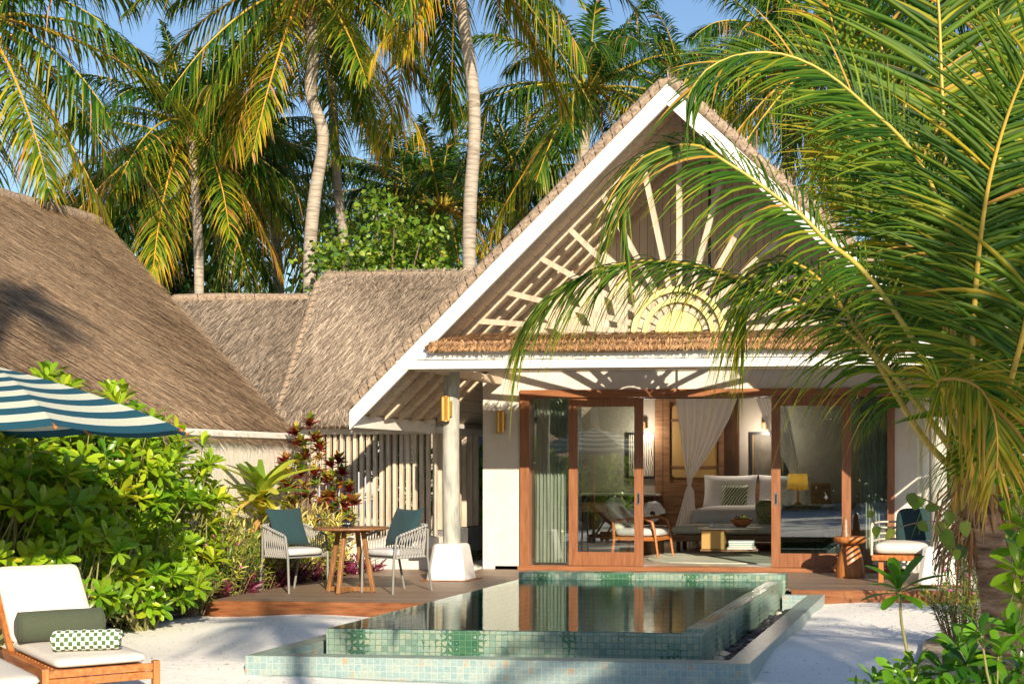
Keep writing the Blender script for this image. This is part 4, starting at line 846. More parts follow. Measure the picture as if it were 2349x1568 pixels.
# coffee table
ct = thing('coffee_table', 'oval coffee table with marble top and rattan cupboard, on the rug', 'coffee table', (-3.60, 22.35, RF+.012), R(4))
b = MB(); b.lathe([(.0005, .425), (.5, .425), (.515, .435), (.515, .45), (.0005, .455)], seg=36)
for V in b.V: V[:, 1] *= .62
b.obj('tabletop', M['marble'], ct)
for x, y in ((-.47, -.12), (-.40, .2), (-.05, -.27), (.43, -.12), (.36, .2), (.0, .27)): b = MB(); b.bar((x, y, 0), (x*1.0, y, .42), .045, .04); b.obj('leg', M['walnut'], ct)
b = MB(); b.prism([(-.44, -.13), (-.08, -.26), (-.08, .24), (-.38, .2)], 'z', .12, .40); b.obj('cupboard', M['rattan'], ct)
b = MB(); b.prism([(-.46, -.14), (-.03, -.29), (.44, -.14), (.38, .22), (.0, .28), (-.4, .22)], 'z', .085, .115); b.prism([(-.46, -.14), (-.03, -.29), (.44, -.14), (.38, .22), (.0, .28), (-.4, .22)], 'z', .40, .424); b.obj('shelf', M['walnut'], ct)
bx, by = ct.location.x, ct.location.y; sh = RF+.012+.116
for i, (ww, cc, lb) in enumerate(((.40, (.75, .75, .72), 'white hardback book at the bottom of the stack under the coffee table'), (.36, (.62, .6, .5), 'beige book, second from the bottom under the coffee table'), (.37, (.28, .42, .36), 'green book, third in the stack under the coffee table'), (.39, (.55, .66, .72), 'pale blue book on top of the stack under the coffee table'))):
    k = thing('book', lb, 'book', (bx+.19, by-.06, sh+i*.033), R(3*i-4), 'books under the coffee table')
    b = MB(); b.box((-ww/2, -.13, .003), (ww/2-.01, .125, .027)); b.obj('pages', M['linen'], k); b = MB(); b.box((-ww/2-.005, -.135, 0), (ww/2, .13, .003)); b.box((-ww/2-.005, -.135, .0272), (ww/2, .13, .031)); b.box((-ww/2-.008, -.1352, .0), (-ww/2-.0052, .13, .031)); b.obj('cover', mat('book_cloth', cc, .6), k)
tz = RF+.012+.456
ob = thing('open_book', 'open book lying on the marble coffee table top', 'book', (bx-.12, by-.08, tz), R(10)); b = MB()
for s in (-1, 1): b.prism([(0, 0), (s*.02, .012), (s*.1, .014), (s*.15, .004), (s*.15, 0)], 'y', -.1, .1)
b.obj('pages', M['linen'], ob)
cu = thing('tea_cup', 'small white cup beside the open book on the coffee table', 'cup', (bx-.3, by-.05, tz)); b = MB(); b.lathe([(.001, 0), (.055, .004), (.06, .01)], seg=20); b.lathe([(.02, .008), (.035, .02), (.042, .06), (.039, .06), (.03, .02), (.001, .014)], seg=20); b.obj('body', M['linen'], cu)
fb = thing('fruit_bowl', 'carved timber bowl of fruit on the coffee table', 'bowl', (bx+.17, by, tz)); b = MB(); b.lathe([(.001, 0), (.07, 0), (.12, .03), (.175, .1), (.18, .125), (.168, .125), (.11, .04), (.001, .02)], seg=28); b.obj('body', M['teak'], fb)
om = mat('orange_skin', (.85,.27,.02), .5, 60, bump=.1); rm = mat('red_skin', (.5,.02,.015), .3); gm = mat('grape_skin', (.08,.01,.03), .3); vm = mat('green_grape_skin', (.45,.55,.08), .3)
fr = [('orange', -.10, -.07, .09, .042, om, 'orange at the left rim of the fruit bowl'), ('orange', -.03, -.10, .085, .042, om, 'orange at the front left of the fruit bowl'), ('apple', .05, -.09, .09, .04, rm, 'red apple at the front of the fruit bowl'), ('apple', .11, -.05, .10, .04, rm, 'red apple at the right of the fruit bowl'), ('orange', .10, .04, .10, .038, om, 'orange at the right back of the fruit bowl'), ('apple', -.11, .03, .11, .037, rm, 'red apple at the left back of the fruit bowl')]
for nme, x, y, z, r, mm, lb in fr:
    o = thing(nme, lb, nme, (bx+.17+x, by+y, tz+z)); b = MB(); b.blob((0, 0, 0), (r, r, r*.92), None, (1, 1), 16, 10); b.obj('body', mm, o); b = MB(); b.tube([(0, 0, r*.85), (.004, 0, r*1.12)], .0025, 5); b.obj('stem', M['twig'], o)
for mm, lb, x, y in ((gm, 'bunch of dark grapes on top of the fruit', -.02, .0), (vm, 'bunch of green grapes beside the dark grapes', .04, .0)):
    b = MB()
    for i in range(22): b.blob((random.gauss(0, .03), random.gauss(0, .03), random.uniform(0, .05)), (.011,)*3, None, (1, 1), 8, 6)
    o = b.obj('grape_bunch', mm); o.location = (bx+.17+x, by+y, tz+.125); tag(o, lb, 'grapes')
# armchair inside
ac = thing('timber_armchair', 'timber armchair with pale cushions just inside the left door', 'armchair', (-4.98, 22.1, RF), R(-8))
for sy in (-.34, .34):
    b = MB(); b.tube([(.42, sy, 0), (.36, sy, .42), (.32, sy, .56), (.2, sy, .62), (-.05, sy, .60), (-.3, sy, .58), (-.42, sy, .66), (-.5, sy, .86)], [.022, .028, .032, .03, .028, .028, .028, .022], 8, sq=.8); b.obj('arm', M['teak'], ac)
    b = MB(); b.tube([(-.34, sy, 0), (-.3, sy, .3), (-.32, sy, .58)], .026, 8); b.obj('leg', M['teak'], ac)
b = MB(); b.box((-.3, -.33, .27), (.38, .33, .33)); b.obj('seat_frame', M['teak'], ac, bevel=.006)
b = MB(); b.blob((.04, 0, .395), (.36, .31, .07), None, (.25, .5), 28, 10); b.obj('seat_cushion', M['seatgrey'], ac)
b = MB(); b.blob((-.34, 0, .66), (.085, .31, .27), Matrix.Rotation(R(-20), 3, 'Y'), (.5, .35), 28, 12); b.obj('back_cushion', M['sage'], ac)
k = thing('scatter_cushion', 'speckled beige cushion on the timber armchair indoors', 'cushion', (-5.08, 22.08, RF+.63), R(-8)); b = MB(); b.blob((0, 0, 0), (.06, .2, .2), Matrix.Rotation(R(-24), 3, 'Y'), (.6, .5), 20, 12); b.obj('cover', mat('speckled_cloth', [(.3,.28,.2), (.55,.52,.42)], .9, 40), k)
# side table with shell
stb = thing('drum_side_table', 'small dark drum side table behind the armchair, carrying a shell', 'side table', (-5.02, 23.1, RF)); b = MB(); b.lathe([(.2, 0), (.2, .42)], seg=24); b.obj('base', M['walnut'], stb); b = MB(); b.lathe([(.0005, .421), (.25, .421), (.25, .45), (.0005, .452)], seg=24); b.obj('tabletop', M['walnut'], stb)
shl = thing('shell_ornament', 'white spiral shell standing on the small drum table', 'ornament', (-5.0, 23.05, RF+.453)); b = MB(); pth = []; rr = []
for i in range(40):
    a = i/39*2*math.pi*1.9; q = .16*(1-i/46); pth.append((.16*(1-i/45)*math.cos(a), .02*math.sin(a*.5), .19+.17*(1-i/45)*math.sin(a))); rr.append(.062*(1-i/44)*(1+.16*math.sin(i*2.2)))
b.tube(pth, rr, 14); b.tube([(0, 0, 0), (0, 0, .06)], [.05, .02], 12); b.obj('body', M['linen'], shl)
# bed, daybed, pillows
bd = thing('bed', 'double bed with white linen at the back of the room', 'bed', (-3.62, 25.5, RF))
b = MB(); b.box((-1.05, -.95, .12), (1.05, 1.05, .34)); b.obj('bed_base', M['walnut'], bd); b = MB(); b.blob((0, 0, .52), (1.06, 1.02, .19), None, (.16, .4), 44, 12); b.obj('duvet', M['linen'], bd)
db = thing('foot_bench', 'long low bench with sage cushion at the foot of the bed', 'bench', (-3.62, 23.95, RF))
b = MB(); b.box((-1.2, -.38, .17), (1.35, .38, .28)); b.obj('bench_frame', M['walnut'], db, bevel=.005)
for x in (-1.1, 1.2):
    for y in (-.3, .25): b = MB(); b.box((x, y, 0), (x+.06, y+.06, .169)); b.obj('leg', M['darkwood'], db)
b = MB(); b.blob((.07, 0, .36), (1.26, .38, .085), None, (.1, .5), 44, 10); b.obj('seat_cushion', M['sage'], db)
def pillow(nm, lb, x, y, z, sx, sz, m, tilt=-18, grp=None):
    p = thing(nm, lb, 'pillow' if nm == 'pillow' else 'cushion', (x, y, z), 0, grp); n = 10; V = []
    for side in (-1, 1):
        for i in range(n+1):
            for j in range(n+1):
                u, v = i/n*2-1, j/n*2-1; e = max((1-u**4)*(1-v**4), 0)**.5; V.append((u*sx*(1-.06*(1-v*v)*abs(u)**2), side*.09*e, v*sz*(1-.08*(1-u*u)*abs(v)**2)))
    V = np.array(V)@np.array(Matrix.Rotation(R(tilt), 3, 'X')).T; m2 = (n+1)**2; F = []
    for s_ in range(2):
        for i in range(n):
            for j in range(n):
                q = s_*m2+i*(n+1)+j; f = (q, q+1, q+n+2, q+n+1); F.append(f[::-1] if s_ else f)
    b = MB(); b.add(V, np.array(F), smooth=True); b.obj('cover', m, p); return p
pillow('pillow', 'large white pillow behind the palm-leaf cushion', -4.24, 26.25, .98, .50, .34, M['linen'], grp='white bed pillows'); pillow('pillow', 'large white pillow partly hidden by the right door frame', -3.22, 26.25, .98, .50, .34, M['linen'], grp='white bed pillows')
def leafcloth():
    m, nt, out = new_mat('leaf_print'); L = nt.links.new; b = N(nt, 'BsdfPrincipled'); v = coords(nt, 'Object', (1, 1, 1), (0, R(-35), 0)); wv = N(nt, 'TexWave', i_Scale=7., i_Distortion=3.5, i_Detail=1.); wv.bands_direction = 'X'; L(v, wv.inputs['Vector'])
    r = ramp(nt, [(.05,.12,.03), (.10,.22,.06), (.62,.62,.52)], [.3, .55, .62]); L(wv.outputs[0], r.inputs[0]); L(r.outputs[0], b.inputs['Base Color']); L(b.outputs[0], out.inputs[0]); return m
pillow('scatter_cushion', 'green palm-leaf patterned cushion on the bed', -4.12, 26.0, .90, .25, .23, leafcloth(), -22)
k = thing('scatter_cushion', 'green spotted cushion standing on the foot bench at the right door', 'cushion', (-3.22, 23.95, RF+.62), R(60)); b = MB(); b.blob((0, 0, 0), (.07, .24, .24), Matrix.Rotation(R(-15), 3, 'Y'), (.6, .5), 20, 12); 
m, nt, out = new_mat('spotted_cloth'); bb = N(nt, 'BsdfPrincipled'); vv = N(nt, 'TexVoronoi', i_Scale=16., i_Randomness=.3); rrp = ramp(nt, [(.12,.15,.05), (.3,.32,.16)], [.38, .42]); nt.links.new(coords(nt, 'Object', (1, 1, 1)), vv.inputs['Vector']); nt.links.new(vv.outputs['Distance'], rrp.inputs[0]); nt.links.new(rrp.outputs[0], bb.inputs['Base Color']); nt.links.new(bb.outputs[0], out.inputs[0]); b.obj('cover', m, k)
# headboard wall panel with rattan, partition posts
hb = thing('headboard_panel', 'tall timber headboard with rounded rattan panels behind the bed net', 'headboard', (-5.05, 26.9, RF))
b = MB(); b.box((-.56, -.06, 0), (2.6, .05, 1.10)); b.obj('lower_panel', M['walnut'], hb)
for xa, xb, za in ((-.72, -.57, .0), (-.56, -.44, 1.101), (.50, .60, 1.101), (.60, .88, 1.101)): b = MB(); b.box((xa, -.05, za), (xb, .05, 2.78)); b.obj('post', M['walnut'] if xb < .8 else M['darkwood'], hb)
b = MB(); b.box((-.44, -.045, 2.62), (.50, .045, 2.78)); b.obj('top_rail', M['walnut'], hb)
def rrect(x0, x1, z0, z1, r):
    p = []
    for cx, cz, a0 in ((x1-r, z1-r, 0), (x0+r, z1-r, 90), (x0+r, z0+r, 180), (x1-r, z0+r, 270)):
        for i in range(5): a = R(a0+i*22.5); p.append((cx+r*math.cos(a), cz+r*math.sin(a)))
    return p
b = MB(); b.prism(rrect(-.40, .46, 1.20, 2.56, .08), 'y', -.03, -.02); b.obj('rattan_panel', M['rattan'], hb); b = MB(); b.box((-.44, -.04, 1.38), (.50, -.031, 1.42)); b.box((-.44, -.04, 2.25), (.50, -.031, 2.29)); b.obj('crossbar', M['walnut'], hb)
b = MB(); b.box((-.44, -.015, 1.101), (.50, .0, 2.615)); b.obj('back_panel', M['walnut'], hb)
# console on the left wall part, paintings, wall lamps
cn = thing('console_cabinet', 'dark console cabinet with rattan front and pale top against the back wall', 'cabinet', (-6.7, 26.7, RF)); b = MB(); b.box((-1.0, -.3, .1), (1.0, .3, .86)); b.obj('body', M['darkwood'], cn); b = MB(); b.box((-1.05, -.33, .861), (1.05, .33, .9)); b.obj('countertop', M['marble'], cn); b = MB(); b.box((-.95, -.31, .56), (.95, -.301, .74)); b.box((-.95, -.31, .14), (-.5, -.301, .5)); b.obj('rattan_front', M['rattan'], cn)
def swirl():
    m, nt, out = new_mat('swirl_relief'); L = nt.links.new; b = N(nt, 'BsdfPrincipled'); wv = N(nt, 'TexWave', i_Scale=9., i_Distortion=5., i_Detail=1.); wv.wave_type = 'BANDS'; L(coords(nt, 'Object', (1, 1, .6)), wv.inputs['Vector']); r = ramp(nt, [(.04,.03,.02), (.5,.47,.4)], [.3, .6]); L(wv.outputs[0], r.inputs[0]); L(r.outputs[0], b.inputs['Base Color']); L(b.outputs[0], out.inputs[0]); return m
for lb, x0, x1, z0, z1, mm in (('framed pale swirl relief seen left of the headboard', -6.36, -5.78, 1.22, 2.1, swirl()), ('dark framed picture right of the bed net', -3.98, -3.30, 1.24, 2.1, mat('dark_print', [(.03,.025,.018), (.10,.085,.06)], .6, 4))):
    p = thing('framed_picture', lb, 'picture', ((x0+x1)/2, 26.85 if x0 < -7 else 27.03, (z0+z1)/2)); hx, hz = (x1-x0)/2, (z1-z0)/2
    b = MB(); b.box((-hx, -.02, -hz), (-hx+.05, .02, hz)); b.box((hx-.05, -.02, -hz), (hx, .02, hz)); b.box((-hx+.05, -.02, -hz), (hx-.05, .02, -hz+.05)); b.box((-hx+.05, -.02, hz-.05), (hx-.05, .02, hz)); b.obj('frame', M['black'], p)
    b = MB(); b.box((-hx+.05, -.005, -hz+.05), (hx-.05, .015, hz-.05)); b.obj('picture_sheet', mm, p)
    b = MB(); b.box((-hx+.05, -.01, -hz+.05), (-hx+.06, -.006, hz-.05)); b.box((hx-.06, -.01, -hz+.05), (hx-.05, -.006, hz-.05)); b.obj('gilt_slip', M['brass'], p)
for lb, x, z in (('small lit wall lamp above the dark picture', -3.70, 2.14), ('small lit wall lamp above the swirl relief', -6.02, 2.16)):
    s = thing('picture_lamp', lb, 'wall lamp', (x, 27.05, z), 0, 'small lit wall lamps in the bedroom'); b = MB(); b.lathe([(.05, 0), (.05, .14)], (0, -.1, 0), 14); b.lathe([(.001, .141), (.05, .141)], (0, -.1, 0), 14); b.obj('shade', M['walnut'], s); b = MB(); b.lathe([(.001, .01), (.045, .01)], (0, -.1, 0), 14); b.obj('bulb', emit_mat('warm_bulb', (1, .65, .3), 7), s)
    pl_ = bpy.data.lights.new('lamp_light', 'POINT'); pl_.energy = 24; pl_.color = (1, .85, .68); pl_.shadow_soft_size = .05; po = bpy.data.objects.new('lamp_light', pl_); COL.objects.link(po); po.parent = s; po.location = (0, -.42, -.08)
# net curtains of the bed
def net(lb, prof, y):
    b = MB(); n = 40; V = []
    for z, x0, x1 in prof:
        for i in range(n+1): u = i/n; V.append((x0+(x1-x0)*u, y+.03*math.sin(u*46)*(min(1, (x1-x0)/.5)+.15)+.05*math.sin(u*3.1), z))
    m_ = len(prof); b.add(V, np.array([(j*(n+1)+i, j*(n+1)+i+1, (j+1)*(n+1)+i+1, (j+1)*(n+1)+i) for j in range(m_-1) for i in range(n)]), smooth=True); o = b.obj('bed_net', M['net']); tag(o, lb, 'bed net', 'white sheer nets hung over the bed'); return o
def npt(qy, qa, qb, Y=24.75): 
    a, c = aty(qa, qy, Y), aty(qb, qy, Y); return (a.z, a.x, c.x)
net('wide white net tied back in the middle of the doorway', [npt(860, 1545, 1712), npt(910, 1550, 1692), npt(960, 1556, 1672), npt(1010, 1562, 1645), npt(1060, 1569, 1612), npt(1095, 1575, 1590), npt(1112, 1577, 1585), npt(1125, 1572, 1592), npt(1160, 1563, 1594), npt(1210, 1548, 1600), npt(1255, 1540, 1605)], 24.75)
net('narrow white net slanting behind the top of the right door', [npt(860, 1715, 1790, 24.9), npt(910, 1732, 1800, 24.9), npt(960, 1752, 1812, 24.9), npt(1010, 1772, 1822, 24.9), npt(1060, 1800, 1830, 24.9), npt(1110, 1826, 1838, 24.9), npt(1125, 1822, 1846, 24.9), npt(1230, 1810, 1860, 24.9)], 24.9)
b = MB(); b.box((-6.5, 24.5, 2.62), (-.9, 24.62, 2.85)); b.box((-6.57, 20.25, 2.55), (-.83, 20.45, 2.85)); P(b, 'ceiling_beam', M['walnut'], villa)
# lamp, pot and desk behind the right door
ln = thing('table_lamp', 'yellow shaded table lamp seen through the right glass door', 'lamp', (-2.80, 24.6, RF)); 
b = MB(); b.box((-.5, -.25, 0), (.35, .25, .74)); k = thing('bedside_cabinet', 'timber bedside cabinet under the yellow lamp', 'cabinet', (-2.55, 24.65, RF)); b.obj('body', M['walnut'], k); b = MB(); b.box((-.52, -.27, .741), (.37, .27, .76)); b.obj('countertop', M['marble'], k)
ln.location = (-2.80, 24.6, RF+.762); b = MB(); b.lathe([(.07, 0), (.07, .02), (.02, .04), (.02, .28)], seg=16); b.obj('base', M['brass'], ln); b = MB(); b.lathe([(.19, .25), (.16, .52)], seg=28); b.obj('lamp_shade', mat('yellow_shade', (.34,.22,.04), .8, trans=.15), ln); b = MB(); b.blob((0, 0, .36), (.03, .03, .04)); b.obj('bulb', emit_mat('lamp_bulb', (1, .7, .35), .8), ln)
pl_ = bpy.data.lights.new('lamp_light', 'POINT'); pl_.energy = 9; pl_.color = (1, .85, .65); pl_.shadow_soft_size = .06; po = bpy.data.objects.new('lamp_light', pl_); COL.objects.link(po); po.parent = ln; po.location = (0, 0, .42)
# ================================================================== vegetation
def resample(P, m):
    P = np.asarray(P, float); 
    if len(P) > 2:   # Catmull-Rom
        Q = np.vstack([2*P[0]-P[1], P, 2*P[-1]-P[-2]]); out = []
        for i in range(len(P)-1):
            p0, p1, p2, p3 = Q[i:i+4]; t = np.linspace(0, 1, 12, endpoint=False)[:, None]
            out.append(.5*((2*p1)+(-p0+p2)*t+(2*p0-5*p1+4*p2-p3)*t**2+(-p0+3*p1-3*p2+p3)*t**3))
        P = np.vstack(out+[P[-1:]])
    d = np.concatenate([[0], np.cumsum(np.linalg.norm(np.diff(P, axis=0), axis=1))]); s = np.linspace(0, d[-1], m)
    return np.stack([np.interp(s, d, P[:, k]) for k in range(3)], 1), d[-1]
def frond(mb, pts, fold=False, LL=.9, n=60, w=.022, up=(0, 0, 1), droop=.55, yel=.3, yjit=.12, r0=.025, t0=.16, mi_leaf=0, mi_r=1, segs=3, lift=.25, a0=72, a1=28, tipyel=.25, ragged=.08, twist=.5, minl=.3):
    Pp, Ln = resample(pts, 40); tt = np.linspace(0, 1, 40)
    mb.tube(Pp, r0*(1-.88*tt)+.002, 6, (min(1, .25+yel*.7), .6, 0), mi_r, cap=False)
    T = nrm(np.gradient(Pp, axis=0)); up = np.array(up, float)
    t = np.linspace(t0, .995, n); t = np.clip(t+RG.normal(0, .002, n), 0, 1)
    for side in (-1, 1):
        k = t*39; i0 = np.minimum(k.astype(int), 38); f = (k-i0)[:, None]; B = Pp[i0]*(1-f)+Pp[i0+1]*f; Tn = nrm(T[i0]*(1-f)+T[i0+1]*f)
        S = nrm(np.cross(Tn, np.tile(up, (n, 1)))); U = np.cross(S, Tn)
        l = LL*np.clip(np.sin(math.pi*np.clip(.13+.82*(t-t0)/(1-t0), 0, 1))**.7, minl, 1)*RG.uniform(.82, 1.12, n)
        l = np.where(RG.random(n) < ragged, l*RG.uniform(.35, .8, n), l)
        a = R(1)*(a0+(a1-a0)*t**1.3)+RG.normal(0, .07, n); lf = lift+RG.normal(0, .10, n)
        a = a+RG.normal(0, .05, n); D = nrm(Tn*np.cos(a)[:, None]+S*side*np.sin(a)[:, None]+U*lf[:, None])
        W = nrm(np.cross(D, U+S*side*twist*RG.uniform(.2, 1.2, (n, 1)))); dr_ = droop*RG.uniform(.65, 1.35, n)
        V = []; prof = np.interp(np.linspace(0, 1, segs+1), [0, .15, .5, 1], [.55, 1, .85, .08])
        for j in range(segs+1):
            s = j/segs; c = B+D*(l*s*(1-.18*dr_*s))[:, None]; c[:, 2] -= (l*dr_*s**2.0)
            ww = (W*w*prof[j]*.5)*RG.uniform(.85, 1.15, (n, 1))
            if fold: fz = nrm(np.cross(D, W))*(w*.22*prof[j]); V += [c-ww+fz, c-ww*.16, c+ww*.16, c+ww+fz]
            else: V += [c-ww, c+ww]
        q_ = 4 if fold else 2
        V = np.stack(V, 1); k_ = q_*(segs+1)
        tin = np.zeros((n, k_, 4), np.float32); tin[..., 3] = 1
        base = np.clip(yel+RG.normal(0, yjit, n), 0, 1); base = np.where(RG.random(n) < .035, .93, base)
        for j in range(segs+1): tin[:, q_*j:q_*j+q_, 0] = np.clip(base+tipyel*(j/segs)**2*RG.uniform(.2, 1.6, n), 0, 1)[:, None]
        if fold:
            for j in range(segs+1): tin[:, 4*j+1:4*j+3, 0] = np.clip(tin[:, 4*j+1:4*j+3, 0]+.13, 0, .75)
        tin[..., 1] = RG.uniform(.2, .9, n)[:, None]
        F = np.concatenate([(np.arange(n)*k_)[:, None]+np.array([[q_*j+c_, q_*j+c_+1, q_*(j+1)+c_+1, q_*(j+1)+c_]]) for j in range(segs) for c_ in range(q_-1)])
        mb.add(V.reshape(-1, 3), F, tin.reshape(-1, 4), mi_leaf)
def crown_mb(seed, n=24, L=4.6, yel=.3, dead=.25, low=-62):
    st = RG.bit_generator.state; rs = np.random.default_rng(seed); mb = MB()
    for i in range(n):
        u = i/(n-1); az_ = i*2.39996+rs.normal(0, .25); el = 82-(82-low)*u**.85+rs.normal(0, 6); el = R(el); Lf = L*rs.uniform(.85, 1.1)*(.75 if u < .1 else 1)
        h = np.array((math.cos(az_), math.sin(az_), 0)); d = h*math.cos(el)+np.array((0, 0, math.sin(el))); g = rs.uniform(.55, .95)*(.6+.6*math.cos(el))
        pts = [h*.10]; side = np.cross((0, 0, 1), h)*rs.normal(0, .10)
        for s in (.2, .45, .7, .88, 1.0): pts.append(h*.1+d*Lf*s*(1-.12*s)+side*Lf*s*s+np.array((0, 0, -g*Lf*.42*s**2.3)))
        y = yel*(.5+.8*u)+rs.normal(0, .07); 
        if u > 1-dead: y += rs.uniform(.08, .28)
        frond(mb, pts, LL=rs.uniform(.75, .95), n=58, w=.042, droop=rs.uniform(.5, 1.0), yel=float(np.clip(y, .03, .85)), r0=.035, lift=rs.uniform(.0, .35), tipyel=.10+.24*u, ragged=.1, segs=3, a0=70, a1=30, t0=.14)
    # leaf bases and old fibre round the growing point
    for i in range(16):
        a = i*2.4; h = np.array((math.cos(a), math.sin(a), 0)); mb.tube([h*.12+np.array((0, 0, -.35)), h*.2+np.array((0, 0, -.05)), h*.5+np.array((0, 0, .3-.05*i))], [.05, .045, .02], 6, (.5, .4, 0), 1)
    for i in range(60):
        a = rs.uniform(0, 6.28); h = np.array((math.cos(a), math.sin(a), 0)); z = -rs.uniform(.1, .5); mb.tube([h*.17+np.array((0, 0, z)), h*.3+np.array((0, 0, z-.25)), h*.33+np.array((0, 0, z-rs.uniform(.4, .9)))], [.012, .01, .004], 4, (1, rs.uniform(.2, .8), 0), 0)
    return mb
CR = []
for k, (n, yel, dead, low) in enumerate(((36, .26, .10, -52), (34, .20, .06, -42), (36, .29, .14, -54), (32, .17, .04, -38), (34, .23, .10, -48))):
    CR.append(crown_mb(100+k, n, 3.75, yel, dead, low).mesh('crown', [M['frond'], M['rachis']]))
def trunk(mb, P, r0, r1, seg=12, ringstep=.16):
    Pp, Ln = resample(P, 40); n = max(40, int(Ln/ringstep*2)); Pp, _ = resample(Pp, n); tt = np.linspace(0, 1, n)
    rr = r0+(r1-r0)*tt+np.exp(-tt*Ln/.35)*.10; rr = rr*(1+.022*(np.arange(n) % 2))*(1+.03*np.sin(tt*Ln*2.3))
    mb.tube(Pp, rr, seg, None, 0)
GRP = 'coconut palms standing behind the villas'
def palm(label, pts, r=.14, v=0, sc=1.0, rz=0, top=None, grp=GRP):
    """pts: trunk from top to base in world coordinates"""
    base = pts[-1]; p = thing('coconut_palm', label, 'palm tree', (base[0], base[1], -.16), 0, grp)
    b = MB(); P_ = [tuple(Vector(q)-p.location) for q in pts[::-1]]; trunk(b, P_, r*1.12, r*.8); b.obj('trunk', M['bark'], p)
    o = bpy.data.objects.new('crown', CR[v]); COL.objects.link(o); o.parent = p; o.location = P_[-1]; o.rotation_euler = (0, 0, rz); o.scale = (sc, sc, sc); return p
def qp(l, Y, xe=None):
    P_ = [aty(x, y, Y) for x, y in l]; last = P_[-1]; P_.append(Vector((last.x, Y, -.16))); return P_
palm('tall palm at the left edge with a big yellow-green crown spilling into the picture', qp([(-60, 30), (-50, 300), (-40, 640)], 23), .15, 0, 1.05, .4)
palm('palm whose straight trunk rises behind the left end of the middle roof', qp([(436, 285), (452, 500), (457, 690)], 27), .098, 4, .85, 1.2)
palm('palm with leaning dark trunk just right of the straight one behind the middle roof', qp([(474, 345), (492, 520), (516, 690)], 30), .11, 1, 1.0, 2.5)
palm('palm with the snaking pale trunk behind the ridge of the middle roof', qp([(708, -40), (718, 130), (713, 215), (741, 310), (722, 450), (712, 560), (710, 700)], 25), .118, 2, .85, .9)
palm('palm with slightly leaning trunk right beside the snaking one', qp([(757, -35), (762, 200), (774, 420), (800, 700)], 29), .105, 0, .9, 3.6)
palm('tall thick pale trunk rising past the top of the picture left of the gable', qp([(1048, -170), (1060, 20), (1085, 200), (1088, 320), (1078, 480), (1076, 700)], 24), .118, 2, .85, 5.1)
palm('green palm with orange leaf stalks just left of the gable peak', qp([(1350, 200), (1342, 300), (1325, 500), (1320, 700)], 31), .15, 3, 1.0, .2)
palm('yellow palm crown right of the gable peak', qp([(1800, 100), (1810, 400), (1830, 700)], 34), .16, 2, .95, 1.7)
palm('palm with pale leaning trunk seen through the near fronds at the right', qp([(1945, 100), (2020, 330), (2110, 640), (2150, 800)], 28), .15, 0, 1.0, 2.1)
palm('palm in the upper right corner behind the near fronds', qp([(2290, 60), (2300, 400), (2300, 700)], 27), .15, 1, 1.05, 4.0)
palm('low palm crown at the right edge behind the end of the roof', qp([(2250, 420), (2240, 700)], 32), .15, 4, 1.0, 1.0)
palm('far palm in the gap between the leaning trunk and the tall thick trunk', qp([(930, 440), (935, 640)], 39), .15, 1, 1.0, .7)
palm('low shaded palm behind the bright green bush', qp([(1010, 470), (1000, 660)], 33), .15, 4, .9, 3.0)
palm('low palm behind the snaking trunk', qp([(620, 420), (640, 690)], 35), .15, 4, 1.0, 5.0)
palm('far palm low behind the left roof', qp([(340, 500), (345, 690)], 42), .15, 3, 1.05, 2.6)
palm('low palm crown left of the gable slope', qp([(1190, 400), (1185, 650)], 36), .15, 1, .95, 4.4)
palm('far palm above the gable peak', qp([(1560, 200), (1560, 500)], 43), .15, 3, 1.0, 3.3)
palm('far palm in the middle of the right hand greenery', qp([(2080, 380), (2085, 700)], 40), .15, 0, 1.05, .5)
palm('low palm far behind the right end of the roof', qp([(2330, 640), (2330, 800)], 37), .15, 1, 1.0, 2.2)
# palms behind the camera: they shade the sand and show in the door glass
r1t = hitr1(40, 690); r1t2 = hitr1(20, 780)
def up_sun(p, z): t_ = (z-p[2])/.45; return (p[0]+.565*t_, p[1]-t_, z)
for tgt, z, v, sc_, lb in (((-1.9, 13.6, -.1), 5.0, 0, .5, 'palm behind the viewer, shading the path beside the pool'), ((-2.4, 11.2, -.1), 5.0, 1, .46, 'palm behind the viewer at the right, shading the pool rim'), ((-.7, 10.6, -.1), 5.0, 3, .5, 'palm behind the viewer further right, shading the sand path'), ((-6.9, 13.9, -.1), 7.4, 4, .28, 'slender palm behind the viewer, shading the sand by the deck'), (tuple(r1t), 11.5, 3, .30, 'tall slender palm behind the viewer, shading the large brown roof')):
    x, y, z = up_sun(tgt, z); palm(lb, [(x, y, z), (x+.1, y-.2, z*.5), (x+.2, y-.5, 0)], .08, v, sc_, x, grp='palms standing behind the viewer')
for x, y, z, v, lb in ((-13, -9, 8, 0, 'palm behind the viewer reflected in the left door'), (-9, -14, 9, 1, 'palm further behind the viewer reflected in the right door')):
    palm(lb, [(x, y, z), (x+.2, y-.3, z*.5), (x+.5, y-.8, 0)], .14, v, 1, x, grp='palms standing behind the viewer')

